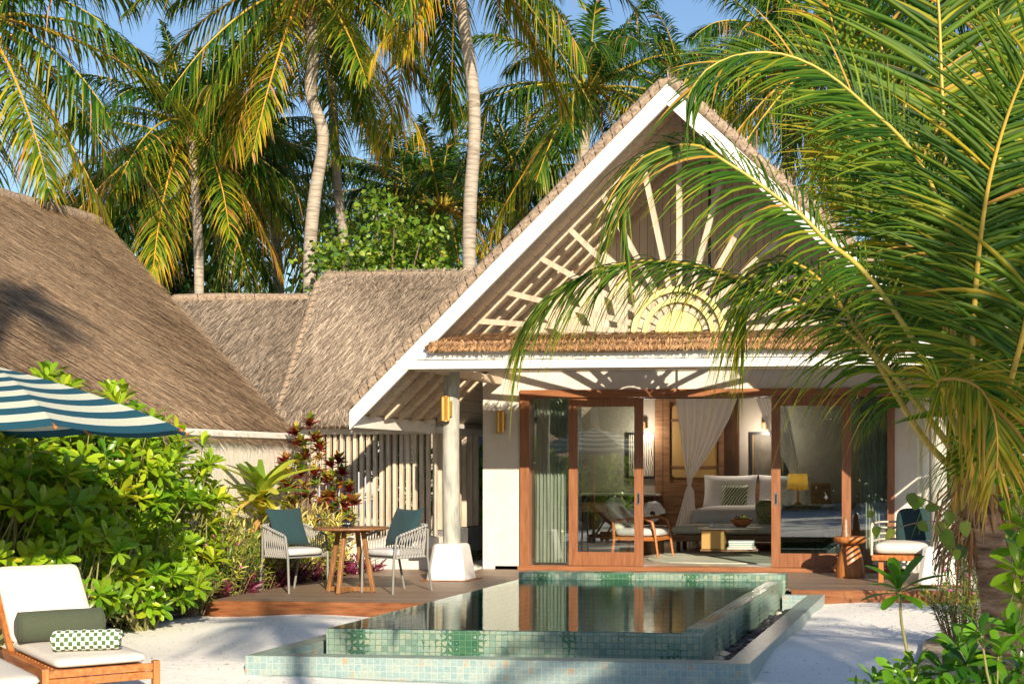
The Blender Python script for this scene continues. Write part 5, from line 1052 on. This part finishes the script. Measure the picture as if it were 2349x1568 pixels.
# ------------------------------------------------------------------ leaf templates
def leaf_t(shape, K=5, fold=.12, curl=.25):
    ys = np.linspace(0, 1, K); V = []
    for y in ys:
        wv = shape(y)/2; z = -curl*y*y
        V += [(-wv, y, z+fold*wv), (0, y, z), (wv, y, z+fold*wv)]
    F = []
    for i in range(K-1): F += [(3*i, 3*i+1, 3*i+4, 3*i+3), (3*i+1, 3*i+2, 3*i+5, 3*i+4)]
    return np.array(V, float), np.array(F)
L_SPOON = leaf_t(lambda y: .08+.36*np.sin(math.pi*np.clip(y*.95, 0, 1)**1.7), 6, .25, .22)
L_LANCE = leaf_t(lambda y: .02+.20*np.sin(math.pi*np.clip(.05+y*.93, 0, 1)**.9), 4, .3, .3)
L_OVAL = leaf_t(lambda y: .03+.52*np.sin(math.pi*np.clip(.04+y*.94, 0, 1)), 4, .2, .15)
L_STRAP = leaf_t(lambda y: .07+.11*np.sin(math.pi*np.clip(.1+y*.86, 0, 1)), 8, .5, .75)
L_HEART = leaf_t(lambda y: .03+.75*np.sin(math.pi*np.clip(.12+y*.86, 0, 1)**.75), 5, .1, .2)
def leaves(mb, tmpl, loc, dirn, nor, ln, tR, tG, wide=1., mi=0):
    n = len(loc); dirn = nrm(dirn); x = nrm(np.cross(dirn, nor)); z = np.cross(x, dirn)
    Mx = np.stack([x, dirn, z], 2); ln = np.broadcast_to(np.asarray(ln, float), (n,)); sc = np.stack([ln*wide, ln, ln], 1)
    t = np.zeros((n, 4), np.float32); t[:, 0] = np.clip(tR, 0, 1); t[:, 1] = np.clip(tG, 0, 1); t[:, 3] = 1
    mb.inst(tmpl[0], tmpl[1], Mx, np.asarray(loc, float), sc, t, mi)
def rosettes(mb, C, A, nl=13, ll=.17, tmpl=L_SPOON, yel=.3, yj=.14, spread=(18, 100), wide=1., tG=None, oldyel=.25):
    C = np.asarray(C, float); A = nrm(A); n = len(C); P_, D_, N_, Ls, tr, tg = [], [], [], [], [], []
    h = nrm(np.cross(A, np.where(np.abs(A[:, 2:]) < .9, [[0, 0, 1.]], [[1., 0, 0]]))); k = np.cross(A, h); yb = RG.normal(yel, yj*.6, n)
    for i in range(nl):
        u = i/(nl-1); az_ = i*2.39996+RG.uniform(0, .5, n)+np.arange(n); tl = R(1)*(spread[0]+(spread[1]-spread[0])*u**.9)+RG.normal(0, .13, n)
        rad = h*np.cos(az_)[:, None]+k*np.sin(az_)[:, None]; d = A*np.cos(tl)[:, None]+rad*np.sin(tl)[:, None]; nn = A*np.sin(tl)[:, None]-rad*np.cos(tl)[:, None]+1e-3
        P_.append(C-A*(.035*u)*(ll/.17)); D_.append(d); N_.append(nn+RG.normal(0, .15, (n, 3))); Ls.append(ll*(.6+.45*math.sin(math.pi*(.2+.7*u)))*RG.uniform(.8, 1.15, n)); tr.append(yb+RG.normal(0, yj*.5, n)+oldyel*u**4*RG.random(n)); tg.append(RG.uniform(.25, .85, n))
    leaves(mb, tmpl, np.concatenate(P_), np.concatenate(D_), np.concatenate(N_), np.concatenate(Ls), np.concatenate(tr), np.concatenate(tg), wide)
def stems(mb, base, C, A, r=.008, spread=.15):
    for c, a in zip(C, A):
        b0 = np.array(base)+np.array((random.uniform(-spread, spread), random.uniform(-spread, spread), 0)); m_ = (b0+c)/2+np.array((random.uniform(-.1, .1), random.uniform(-.1, .1), .05)); m2 = c-np.array(a)*.16
        Pp, _ = resample([b0, m_, m2, c], 9); mb.tube(Pp, np.linspace(r*1.8, r*.6, 9), 5, None, 0, cap=False)
def shrub(label, base, rx, ry, h, n, ll=.17, low=.18, grp=None, nl=13, yel=.3, nm='broadleaf_shrub', cat='shrub', m='shrub', tmpl=L_SPOON, wide=.78, stemr=.008, sm='greenstem', filt=None):
    p = thing(nm, label, cat, (base[0], base[1], base[2]), 0, grp); C, A = [], []
    while len(C) < n:
        v = nrm(RG.normal(0, 1, 3)); rr = RG.uniform(.55, 1.0); c = np.array((v[0]*rx*rr, v[1]*ry*rr, h*(.5+.5*v[2]*rr)))
        if c[2] < low*h or (filt and not filt(c)): continue
        C.append(c); A.append(nrm(np.array((v[0]*.8, v[1]*.8-.15, .75+.5*v[2]))+RG.normal(0, .25, 3)))
    b = MB(); rosettes(b, C, A, nl, ll, tmpl, yel, wide=wide, spread=(12, 92)); b.obj('foliage', M[m], p)
    s = MB(); stems(s, (0, 0, -.03), C, A, stemr); s.obj('stems', M[sm], p); return p
G1 = 'large glossy-leaved shrubs in front of the fence'
shrub('big glossy green shrub at the left edge behind the lounger', (-8.75, 12.1, -.14), .85, .75, 2.30, 150, .20, grp=G1, yel=.48)
shrub('big glossy green shrub directly left of the parasol tip, tallest of the group', (-8.85, 13.1, -.14), .85, .75, 2.52, 155, .20, grp=G1, yel=.50)
shrub('big glossy green shrub below the parasol tip', (-8.8, 14.1, -.14), .8, .75, 2.42, 150, .195, grp=G1, yel=.52)
shrub('glossy green shrub reaching over the cream garden wall', (-8.85, 15.15, -.14), .75, .7, 2.10, 125, .18, grp=G1, yel=.52)
shrub('lower glossy shrub spilling onto the sand in front of the big ones', (-8.15, 13.5, -.14), .65, .6, 1.15, 80, .16, .08, grp=G1, yel=.45)
shrub('lower glossy shrub near the back of the lounger', (-8.1, 12.4, -.14), .6, .6, 1.2, 70, .16, .08, grp=G1, yel=.45)
shrub('small glossy seedling on the sand beside the corner of the deck', (-8.42, 14.85, -.12), .18, .15, .5, 5, .15, .3, yel=.25, nl=9)
def bush(label, base, rx, ry, h, n, nl, ll, tmpl=L_LANCE, yel=.4, yj=.15, nm='leafy_bush', cat='bush', m='bushleaf', grp=None, tilt=55, wide=1., up=1., start=.3, flowers=0, sm='twig', fG=(.2, .9)):
    p = thing(nm, label, cat, base, 0, grp); P_, D_, N_, Ls, tr, tg = [], [], [], [], [], []; s = MB(); fl = []
    for i in range(n):
        a = RG.uniform(0, 6.283); rr = RG.random()**.6; tip = np.array((math.cos(a)*rx*rr, math.sin(a)*ry*rr, h*RG.uniform(.55, 1.0)*(1-.35*rr*rr))); b0 = np.array((tip[0]*.35, tip[1]*.35, -.02)); mid = (b0+tip)/2+np.array((0, 0, h*.08*up))
        Pp, _ = resample([b0, mid, tip], 12); s.tube(Pp, np.linspace(.006, .002, 12), 4, None, 0, cap=False); T = nrm(np.gradient(Pp, axis=0)); yb = RG.normal(yel, yj)
        for j in range(nl):
            u = start+(1-start)*j/(nl-1); k = min(int(u*11), 10); c = Pp[k]+(Pp[k+1]-Pp[k])*(u*11-k); t_ = T[k]; h1 = nrm(np.cross(t_, (0.3, .5, .8))); h2 = np.cross(t_, h1); az_ = j*2.4+i; rad = h1*math.cos(az_)+h2*math.sin(az_); tl = R(tilt*(1.25-.75*(u-start)/(1-start))+RG.normal(0, 9))
            P_.append(c); D_.append(t_*math.cos(tl)+rad*math.sin(tl)); N_.append(t_*math.sin(tl)-rad*math.cos(tl)); Ls.append(ll*RG.uniform(.7, 1.2)); tr.append(yb+RG.normal(0, .08)+.1*(u > .85)); tg.append(RG.uniform(*fG))
        if RG.random() < flowers: fl.append(tip)
    b = MB(); leaves(b, tmpl, np.array(P_), np.array(D_), np.array(N_), np.array(Ls), np.array(tr), np.array(tg), wide)
    for c in fl: b.blob(c+np.array((0, 0, .01)), (.018, .018, .010), None, (1, 1), 7, 4, mi=1)
    b.obj('foliage', [M[m], M['flower']], p); s.obj('stems', M[sm], p)
    return p
G2 = 'variegated bushes planted along the garden wall'
def gb_(x, y): return (x, y, -.12)
bush('yellow-green bush beside the glossy shrub at the left end of the bed', gb_(-8.75, 16.0), .55, .5, 1.25, 60, 20, .10, yel=.52, grp=G2, flowers=.06)
bush('bright fine-leaved bush with pink flowers at the front of the bed', gb_(-8.35, 15.6), .5, .45, .95, 70, 20, .08, yel=.42, grp=G2, flowers=.12)
bush('variegated bush below the yellow cordyline', gb_(-8.8, 17.0), .55, .5, 1.30, 60, 20, .11, yel=.58, grp=G2, yj=.2)
bush('green bush with pink flowers directly left of the left armchair', gb_(-8.4, 16.4), .45, .5, .85, 60, 20, .075, yel=.36, grp=G2, flowers=.12)
bush('cream-striped bush behind the left armchair', gb_(-8.75, 18.0), .5, .5, 1.42, 60, 20, .12, yel=.68, yj=.16, grp=G2)
bush('pale cream-striped bush under the red croton', gb_(-8.45, 18.5), .5, .4, 1.10, 55, 20, .12, yel=.72, yj=.14, grp=G2)
bush('green and cream bush behind the round table', gb_(-8.45, 17.5), .4, .45, .85, 45, 18, .09, yel=.5, grp=G2)
bush('low green groundcover bush at the front edge of the bed near the deck', gb_(-8.25, 14.75), .4, .4, .55, 45, 16, .08, yel=.38, grp=G2)
for i, (x, y) in enumerate(((-8.35, 15.3), (-8.4, 15.9), (-8.42, 16.6), (-8.40, 17.3), (-8.38, 18.0), (-8.34, 18.7), (-8.30, 19.25), (-8.6, 14.6))):
    bush('low purple-leaved plant edging the bed', gb_(x, y), .26, .3, .33, 16, 9, .17, nm='purple_groundcover', cat='plant', m='purple', yel=.72, yj=.2, tilt=35, grp='purple edging plants along the bed', wide=.8)
# cordyline
cq = aty(600, 1150, 17.4); p = thing('cordyline', 'yellow-green strap-leaved plant with browned tips against the garden wall', 'plant', (cq.x, 17.4, -.12)); b = MB()
for cz, n_, l_ in ((1.22, 26, .62), (1.0, 10, .5)):
    rosettes(b, [(0, 0, cz)], [(.05, -.1, 1)], n_, l_*.92, L_STRAP, .32, .3, (4, 70), 1.35, oldyel=.75)
b.obj('foliage', M['cordy'], p); b = MB(); b.tube([(0, 0, -.02), (.02, 0, .6), (0, 0, 1.3)], [.03, .025, .02], 8); b.obj('stem', M['twig'], p)
bq = aty(480, 1230, 16.2)
p = thing('cordyline', 'small yellowing strap-leaved plant with drooping leaves between the shrub and the bushes', 'plant', (bq.x, 16.2, -.12)); b = MB(); rosettes(b, [(0, 0, 1.0)], [(.05, -.1, 1)], 12, .3, L_STRAP, .6, .22, (15, 110), 1.7, oldyel=.4); b.obj('foliage', M['cordy'], p); b = MB(); b.tube([(0, 0, -.02), (.02, 0, .5), (0, 0, 1.)], [.018, .015, .012], 8); b.obj('stem', M['twig'], p)
# crotons
def croton(label, q, Y, tips):
    b0 = aty(q[0], q[1], Y); p = thing('croton', label, 'shrub', (b0.x, Y, -.12), 0, 'red-leaved crotons by the slatted screen'); C = []; A = []
    for x, y in tips: t_ = aty(x, y, Y+RG.uniform(-.15, .15)); C.append((t_.x-b0.x, t_.y-Y, t_.z+.12)); A.append(nrm((RG.normal(0, .15), -.2, 1)))
    C = np.array(C); A = np.array(A); b = MB()
    rosettes(b, C, A, 10, .13, L_OVAL, .42, .35, (5, 70), .85, oldyel=0); rosettes(b, C-np.array((0, 0, .05)), A, 15, .15, L_OVAL, .97, .12, (25, 80), .85, oldyel=.1); rosettes(b, C-np.array((0, 0, .18))+RG.normal(0, .04, C.shape), A, 12, .13, L_OVAL, .55, .35, (40, 90), .85); rosettes(b, C-np.array((0, 0, .36))+RG.normal(0, .05, C.shape), A, 9, .11, L_OVAL, .45, .4, (50, 95), .85)
    b.obj('foliage', M['croton'], p); s = MB(); stems(s, (0, 0, 0), C, A, .008, .03); s.obj('stems', M['twig'], p)
croton('tall croton with dark red and yellow leaves, tallest tips overlapping the annex eave', (700, 1300), 18.6, [(678, 985), (712, 965), (655, 1050), (700, 1040), (735, 1020), (690, 1080), (722, 1080), (665, 1110), (705, 1130), (725, 1000), (650, 1090), (690, 1010), (680, 1150)])
croton('slimmer croton with red tips in front of the timber slats', (740, 1300), 18.9, [(776, 1050), (750, 1095), (785, 1078), (765, 1130), (803, 1115), (745, 1140), (790, 1150), (770, 1190), (812, 1145), (760, 1060)])
# plants behind the slats and right of the villa
for x, y, lb in ((-8.9, 22.5, 'shaded shrub behind the left part of the timber slats'), (-8.0, 23.2, 'shaded shrub behind the right part of the timber slats')):
    shrub(lb, (x, y, -.14), .6, .6, 2.0, 60, .16, grp='shrubs in the shaded yard behind the slats', yel=.2)
bush('small red-flowered plant in the passage beside the villa wall', (-6.98, 23.2, -.1), .25, .3, 1.1, 30, 16, .1, yel=.15, flowers=.3)
def tree(label, base, cz, rx, rz_, nclump, nleaf, ll, yel, nm='broadleaf_tree', grp='broadleaf trees among the palms', m='treeleaf'):
    p = thing(nm, label, 'tree', base, 0, grp); b = MB(); s = MB(); s.tube([(0, 0, -.1), (.1, 0, cz*.4), (0, .1, cz*.8)], [.14, .11, .06], 8); P_ = []
    for i in range(nclump):
        v = nrm(RG.normal(0, 1, 3)); c = np.array((v[0]*rx, v[1]*rx, cz+v[2]*rz_))*np.array((1, 1, 1))*1.0; c = np.array((0, 0, cz))+(c-np.array((0, 0, cz)))*RG.uniform(.35, 1.0); s.tube([(0, .05, cz*.45), tuple((c+np.array((0, 0, cz*.7)))/2), tuple(c)], [.05, .03, .008], 5); k = int(nleaf/nclump); P_.append(c+RG.normal(0, 1, (k, 3))*np.array((rx, rx, rz_))*.13)
    P_ = np.concatenate(P_); n = len(P_); D_ = RG.normal(0, 1, (n, 3))+np.array((0, -.2, -.3)); N_ = RG.normal(0, .6, (n, 3))+np.array((0, -.3, 1)); leaves(b, L_HEART, P_, D_, N_, ll*RG.uniform(.6, 1.2, n), RG.normal(yel, .15, n), RG.random(n))
    b.obj('crown', M[m], p); s.obj('trunk', M['twig'], p); return p
t_ = aty(885, 560, 25); tree('bright green small-leaved tree behind the annex ridge', (t_.x, 25, -.16), 4.6, 1.5, 1.9, 90, 9000, .10, .62)
t_ = aty(960, 600, 26.5); tree('lower bright green tree just left of the tall thick trunk', (t_.x, 26.5, -.16), 4.3, 1.1, 1.2, 50, 4500, .10, .58)
t_ = aty(300, 560, 30); tree('dark green tree behind the left roof verge', (t_.x, 30, -.16), 5.2, 2.6, 2.6, 70, 5200, .17, .12)
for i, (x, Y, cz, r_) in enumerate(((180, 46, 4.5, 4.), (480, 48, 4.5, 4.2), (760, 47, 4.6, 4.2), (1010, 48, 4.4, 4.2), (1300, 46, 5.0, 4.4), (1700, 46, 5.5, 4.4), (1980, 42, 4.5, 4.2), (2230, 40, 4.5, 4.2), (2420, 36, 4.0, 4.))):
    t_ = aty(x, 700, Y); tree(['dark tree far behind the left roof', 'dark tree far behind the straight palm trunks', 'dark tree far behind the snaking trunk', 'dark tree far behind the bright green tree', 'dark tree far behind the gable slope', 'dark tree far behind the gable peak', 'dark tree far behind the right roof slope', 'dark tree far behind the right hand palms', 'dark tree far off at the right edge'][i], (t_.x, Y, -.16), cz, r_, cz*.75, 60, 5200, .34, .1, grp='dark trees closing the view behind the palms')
for i, (x, y, h, lb) in enumerate(((-.1, 21.5, 2.6, 'green shrub in the shade right of the villa'), (1.2, 20.5, 2.4, 'bright green shrub at the right edge under the roof end'), (.9, 24.0, 3.4, 'tall green shrub behind the right roof end'))):
    shrub(lb, (x+.6, y, -.14), .9, .8, h, 90, .2, grp='shrubs to the right of the villa', yel=.3)
bush('fine-leaved green bush behind the leaning palm trunk', (.55, 15.2, -.12), .8, .8, 1.4, 90, 18, .11, yel=.22, grp='bushes at the foot of the near palm'); bush('flowering bush beside the leaning palm trunk', (.0, 13.0, -.14), .42, .4, .85, 60, 20, .07, yel=.35, flowers=.15, grp='bushes at the foot of the near palm'); bush('dark bush under the rope lounge chair side of the porch', (.75, 17.4, -.12), .7, .6, 1.6, 80, 18, .12, yel=.15, grp='bushes at the foot of the near palm')
# hedge trees behind the camera (reflections)
for i in range(7):
    x = -27+i*5.2; tree('tree in the garden behind the viewer', (x, -14-(i % 2)*3, -.16), 2.8, 3.4, 3.0, 60, 4200, .36, .3, grp='garden trees behind the viewer')
shrub('shrub behind the viewer beside the lounger path', (-9.5, 3.5, -.16), 1.2, 1.1, 2.3, 80, .25, grp='shrubs behind the viewer', yel=.4); shrub('second shrub behind the viewer near the pool', (-6.4, -1.5, -.16), 1.1, 1.1, 2.2, 80, .25, grp='shrubs behind the viewer', yel=.4)

# ------------------------------------------------------------------ near palm with its fronds over the gable
KF = .745; NB = aty(2235, 1120, 10.2*KF)
npalm = thing('coconut_palm', 'near coconut palm leaning at the right, long fronds arching across the gable', 'palm tree', (.35, 7.2, -.2))
off = Vector(npalm.location)
b = MB(); tp = [aty(2350, 1640, 9.6*KF), aty(2320, 1500, 9.7*KF), aty(2290, 1350, 9.9*KF), aty(2264, 1230, 10.05*KF), NB]
trunk(b, [tuple(v-off) for v in tp], .085, .075, 16, .05); b.obj('trunk', M['barkfg'], npalm)
def fr(pts, **k):
    k['LL'] *= .76; k['w'] *= .76; k['r0'] *= .62; b = MB(); P_ = [tuple(aty(p[0], p[1], p[2]*KF)-off) for p in pts]; frond(b, P_, mi_leaf=0, mi_r=1, **k); return b.obj('frond', [M['frondfg'], M['rachis']], npalm)
st0 = (2232, 1115, 10.2)
SIDE = (.15, -1, .25)
KW = dict(fold=True, segs=5)
# A: arching frond whose tip hangs in front of the thatch skirt
fr([st0, (2170, 1060, 10.2), (2105, 985, 10.2), (2013, 832, 10.2), (1932, 705, 10.3), (1881, 642, 10.4), (1825, 603, 10.4), (1775, 606, 10.4), (1722, 660, 10.4), (1700, 760, 10.4)], LL=.86, n=104, w=.022, up=(-.4, -.3, 1), droop=.9, yel=.30, r0=.034, lift=.1, t0=.26, a0=65, a1=30, tipyel=.35, ragged=.1, **KW)
# B: long high frond to upper left
fr([st0, (2225, 900, 10.0), (2200, 640, 9.9), (2140, 430, 9.8), (2075, 325, 9.7), (1990, 245, 9.6), (1900, 170, 9.5), (1800, 125, 9.4), (1700, 124, 9.3), (1620, 160, 9.2), (1575, 225, 9.2)], LL=.72, n=110, w=.020, up=(.2, -.9, .5), droop=.28, yel=.18, r0=.030, lift=.1, t0=.25, a0=60, a1=28, tipyel=.15, minl=.45, **KW)
# C: middle frond arching across the gable
fr([st0, (2200, 1000, 10.1), (2140, 860, 10.0), (2050, 710, 9.9), (1970, 610, 9.8), (1895, 551, 9.7), (1843, 497, 9.65), (1776, 447, 9.6), (1712, 400, 9.55), (1650, 362, 9.5), (1608, 335, 9.5), (1550, 333, 9.5), (1480, 358, 9.5), (1445, 387, 9.5), (1424, 442, 9.5), (1418, 520, 9.5)], LL=.74, n=116, w=.021, up=(-.2, -.7, .8), droop=.55, yel=.2, r0=.032, lift=.05, t0=.27, a0=62, a1=28, tipyel=.40, minl=.5, **KW)
# D: low frond reaching left over the skirt
fr([st0, (2190, 1040, 10.2), (2100, 920, 10.2), (1990, 800, 10.2), (1850, 700, 10.3), (1720, 645, 10.3), (1600, 610, 10.3), (1490, 598, 10.3), (1385, 615, 10.3), (1290, 660, 10.3), (1222, 722, 10.3), (1190, 790, 10.3)], LL=.74, n=116, w=.021, up=(-.1, -.35, 1), droop=.8, yel=.22, r0=.032, lift=.1, t0=.3, a0=58, a1=24, tipyel=.42, minl=.5, **KW)
# E: upright frond rising out of the top
fr([(2226, 1100, 10.3), (2205, 950, 10.3), (2186, 760, 10.4), (2176, 590, 10.4), (2170, 400, 10.4), (2160, 180, 10.4), (2152, 0, 10.4), (2130, -140, 10.5), (2080, -250, 10.6)], LL=1.12, n=92, w=.040, up=SIDE, droop=.10, yel=.30, r0=.034, lift=-.1, t0=.22, a0=80, a1=42, tipyel=.05, twist=1.1, minl=.55, **KW)
# F: orange stalked frond right
fr([(2238, 1100, 10.0), (2228, 900, 9.9), (2234, 720, 9.8), (2250, 540, 9.7), (2275, 390, 9.6), (2320, 240, 9.5), (2375, 120, 9.4), (2440, 40, 9.3)], LL=.95, n=90, w=.032, up=SIDE, droop=.16, yel=.30, r0=.034, lift=-.1, t0=.14, a0=76, a1=45, tipyel=.12, twist=1., minl=.5, **KW)
# H: frond leaving right
fr([(2245, 1110, 10.1), (2282, 1000, 10.0), (2322, 860, 9.9), (2360, 700, 9.8), (2380, 500, 9.8), (2370, 300, 9.8), (2340, 120, 9.8)], LL=1.0, n=80, w=.040, up=SIDE, droop=.3, yel=.30, r0=.032, lift=0, t0=.15, a0=70, a1=40, **KW)
# fronds filling the space between
fr([(2228, 1100, 10.5), (2190, 860, 10.7), (2140, 640, 10.8), (2070, 430, 10.9), (1990, 260, 11.0), (1930, 120, 11.1), (1890, -20, 11.2)], LL=1.0, n=80, w=.028, up=(.3, -1, .2), droop=.25, yel=.34, r0=.032, lift=0, t0=.2, a0=66, a1=35, minl=.5, **KW)
fr([(2232, 1100, 10.6), (2215, 840, 10.9), (2195, 600, 11.1), (2130, 380, 11.2), (2050, 180, 11.3), (1990, 20, 11.3), (1960, -120, 11.3)], LL=1.0, n=80, w=.030, up=(.1, -1, .3), droop=.2, yel=.28, r0=.032, lift=0, t0=.2, a0=70, a1=38, minl=.5, **KW)
fr([(2236, 1100, 10.7), (2240, 860, 11.0), (2262, 620, 11.2), (2290, 400, 11.3), (2300, 200, 11.3), (2290, 20, 11.3)], LL=1.05, n=80, w=.032, up=SIDE, droop=.15, yel=.32, r0=.032, lift=0, t0=.16, a0=74, a1=42, minl=.5, **KW)
fr([(2230, 1105, 10.6), (2185, 900, 10.9), (2150, 740, 11.1), (2090, 600, 11.3), (2010, 500, 11.4), (1930, 450, 11.5)], LL=.8, n=70, w=.028, up=(.1, -.8, .6), droop=.4, yel=.4, r0=.03, lift=.1, t0=.25, **KW)
fr([st0, (2262, 1010, 9.8), (2300, 930, 9.6), (2350, 880, 9.4), (2420, 860, 9.3)], LL=.8, n=70, w=.034, up=(.1, -.6, 1), droop=.8, yel=.36, r0=.028, lift=.0, t0=.15, **KW)
# G: yellowing drooping frond nearest the camera
fr([(2236, 1115, 9.9), (2195, 940, 9.3), (2150, 880, 8.9), (2190, 868, 8.6), (2240, 885, 8.4), (2275, 935, 8.3), (2288, 1010, 8.25), (2286, 1080, 8.2)], LL=.56, n=80, w=.026, up=(.1, -1, .3), droop=.42, yel=.50, yjit=.14, r0=.024, lift=.0, t0=.36, a0=62, a1=25, tipyel=.45, ragged=.15, minl=.5, **KW)
b = MB()
for i in range(12):
    a = i*2.4; h = np.array((math.cos(a), math.sin(a)*.6, 0)); c = np.array(NB-off); b.tube([c+h*.07+np.array((0, 0, -.22+.015*i)), c+h*.09+np.array((0, 0, -.04)), c+h*.11+np.array((0, 0, .2))], [.04, .036, .02], 7, (.45, .5, 0), 1)
for i in range(150):
    a = random.uniform(0, 6.28); h = np.array((math.cos(a), math.sin(a), 0)); z = random.uniform(-.3, .1); c = np.array(NB-off)+h*.09+np.array((0, 0, z)); b.tube([c, c+h*.1+np.array((0, 0, -.1)), c+h*.13+np.array((0, 0, -random.uniform(.12, .32)))], [.006, .005, .002], 4, (random.choice((.95, 1, .9)), random.uniform(.2, .9), 0), 0)
b.obj('leaf_bases', [M['frondfg'], M['rachis']], npalm)
# ------------------------------------------------------------------ near shrubs bottom right
def qshrub(label, base_q, Y, tips, ll, nl=13, yel=.2, stemr=.007, grp=None, tilt=(18, 105), zb=None, m='shrub'):
    b0 = aty(base_q[0], base_q[1], Y); p = thing('broadleaf_shrub', label, 'shrub', (b0.x, Y, -.25 if zb is None else zb), 0, grp); off_ = Vector(p.location); C = []; A = []
    for t_ in tips:
        y_ = Y+(t_[2] if len(t_) > 2 else RG.uniform(-.25, .25)); v = aty(t_[0], t_[1], y_)-off_; C.append(tuple(v)); A.append(nrm((RG.normal(0, .25), -.35+RG.normal(0, .2), .9)))
    b = MB(); rosettes(b, C, A, nl, ll, L_SPOON, yel, spread=tilt, wide=.85, oldyel=.4); b.obj('foliage', M[m], p); s = MB(); stems(s, (0, 0, 0), np.array(C), np.array(A), stemr, .04); s.obj('stems', M['greenstem'], p)
qshrub('single glossy rosette on a bent green stem in front of the pool edge path', (2085, 1600), 6.2, [(2062, 1345, 0)], .175, 16, .14, .009)
qshrub('glossy shrub filling the bottom right corner', (2290, 1640), 5.6, [(2200, 1480), (2250, 1450), (2330, 1450), (2220, 1520), (2290, 1500), (2165, 1535), (2340, 1530), (2250, 1560), (2190, 1590), (2310, 1590), (2140, 1580)], .12, 13, .14, grp='near glossy shrubs in the bottom right corner')
qshrub('low glossy shrub at the bottom edge right of the pool', (2060, 1640), 5.9, [(2005, 1565), (2060, 1545), (2100, 1525), (2045, 1590), (2090, 1575), (1975, 1600), (2130, 1620)], .10, 12, .16, grp='near glossy shrubs in the bottom right corner')
qshrub('glossy shrub beside the near palm trunk at the right edge', (2340, 1500), 6.4, [(2335, 1300), (2345, 1200), (2350, 1260), (2345, 1120), (2340, 1370)], .13, 12, .35, grp='near glossy shrubs in the bottom right corner')
bush('fine-leaved plant with pink flowers left of the near palm trunk', tuple(aty(2200, 1480, 7.6))[:2]+(-.2,), .25, .25, .62, 50, 20, .06, yel=.35, flowers=.12, grp='bushes at the foot of the near palm')
for q_ in ((2110, 7.2), (2175, 7.0), (2240, 7.3)):
    v = aty(q_[0], 1500, q_[1]); bush('low purple-leaved plant under the near shrubs', (v.x, q_[1], -.2), .2, .2, .3, 14, 9, .16, nm='purple_groundcover', cat='plant', m='purple', yel=.8, yj=.15, tilt=35, grp='purple plants at the foot of the near palm')
# climbing vine with heart shaped leaves
vn = thing('climbing_vine', 'thin vine with heart-shaped leaves hanging across the right porch column', 'vine', (.1, 7.0, 1.2)); off_ = Vector(vn.location)
b = MB(); l = MB(); P_ = []
for path in ([(2235, 1215, 9.6), (2190, 1180, 9.4), (2130, 1148, 9.3), (2090, 1130, 9.3)], [(2210, 1200, 9.6), (2120, 1195, 9.3), (2040, 1212, 9.2), (2005, 1200, 9.2), (2002, 1170, 9.2)], [(2220, 1230, 9.5), (2200, 1260, 9.3), (2170, 1230, 9.2), (2150, 1200, 9.2)]):
    Pp, _ = resample([tuple(aty(p[0], p[1], p[2]*.745)-off_) for p in path], 24); b.tube(Pp, .0035, 5); P_ += [Pp[i] for i in (6, 12, 17, 20, 23)]
P_ = np.array(P_); n = len(P_); leaves(l, L_HEART, P_, RG.normal(0, .35, (n, 3))+np.array((0, -.1, -1)), RG.normal(0, .3, (n, 3))+np.array((0, -1, .1)), .085*RG.uniform(.6, 1.2, n), RG.normal(.45, .1, n), RG.random(n)); b.obj('stem', M['twig'], vn); l.obj('foliage', M['bushleaf'], vn)

# leaf litter and grit on the sand
lt_ = MB(); n = 4200; px = RG.uniform(-9, 1.5, n); py = RG.uniform(8.2, 17, n); keep = ~((px > -5.75) & (px < -1.55) & (py > 10.9)) & ~((px > -8.3) & (px < -5.3) & (py > 14.8)) & ~((px > -2.2) & (py > 16.9)); px, py = px[keep], py[keep]; n = len(px)
P_ = np.stack([px, py, gz(px, py)+.006], 1); leaves(lt_, L_LANCE, P_, np.stack([RG.normal(0, 1, n), RG.normal(0, 1, n), RG.normal(0, .1, n)], 1), np.tile((0, 0, 1.), (n, 1)), RG.uniform(.008, .035, n)*(1+1.5*(RG.random(n) < .04)), RG.uniform(.2, .9, n), RG.random(n), 1.2); tag(lt_.obj('leaf_litter', M['straw']), kind='stuff')

hg = thing('hedge', 'long dense hedge added unseen behind the viewer to fill the door reflections', 'hedge', (-10, -24, -.16)); b = MB(); n = 16000  # unseen hedge, added to cover bright gaps in the door glass reflections
leaves(b, L_HEART, np.stack([RG.uniform(-26, 26, n), RG.normal(0, .5, n), RG.uniform(0, 4.6, n)], 1), RG.normal(0, 1, (n, 3)), RG.normal(0, .5, (n, 3))+np.array((0, 1, .5)), RG.uniform(.25, .5, n), RG.normal(.2, .15, n), RG.random(n)); b.obj('foliage', M['treeleaf'], hg)
b = MB()
for i in range(40): b.tube([(-26+i*1.33, 0, 0), (-26+i*1.33+.2, 0, 2), (-26+i*1.33, .1, 4)], [.06, .05, .02], 6)
b.obj('stems', M['twig'], hg)
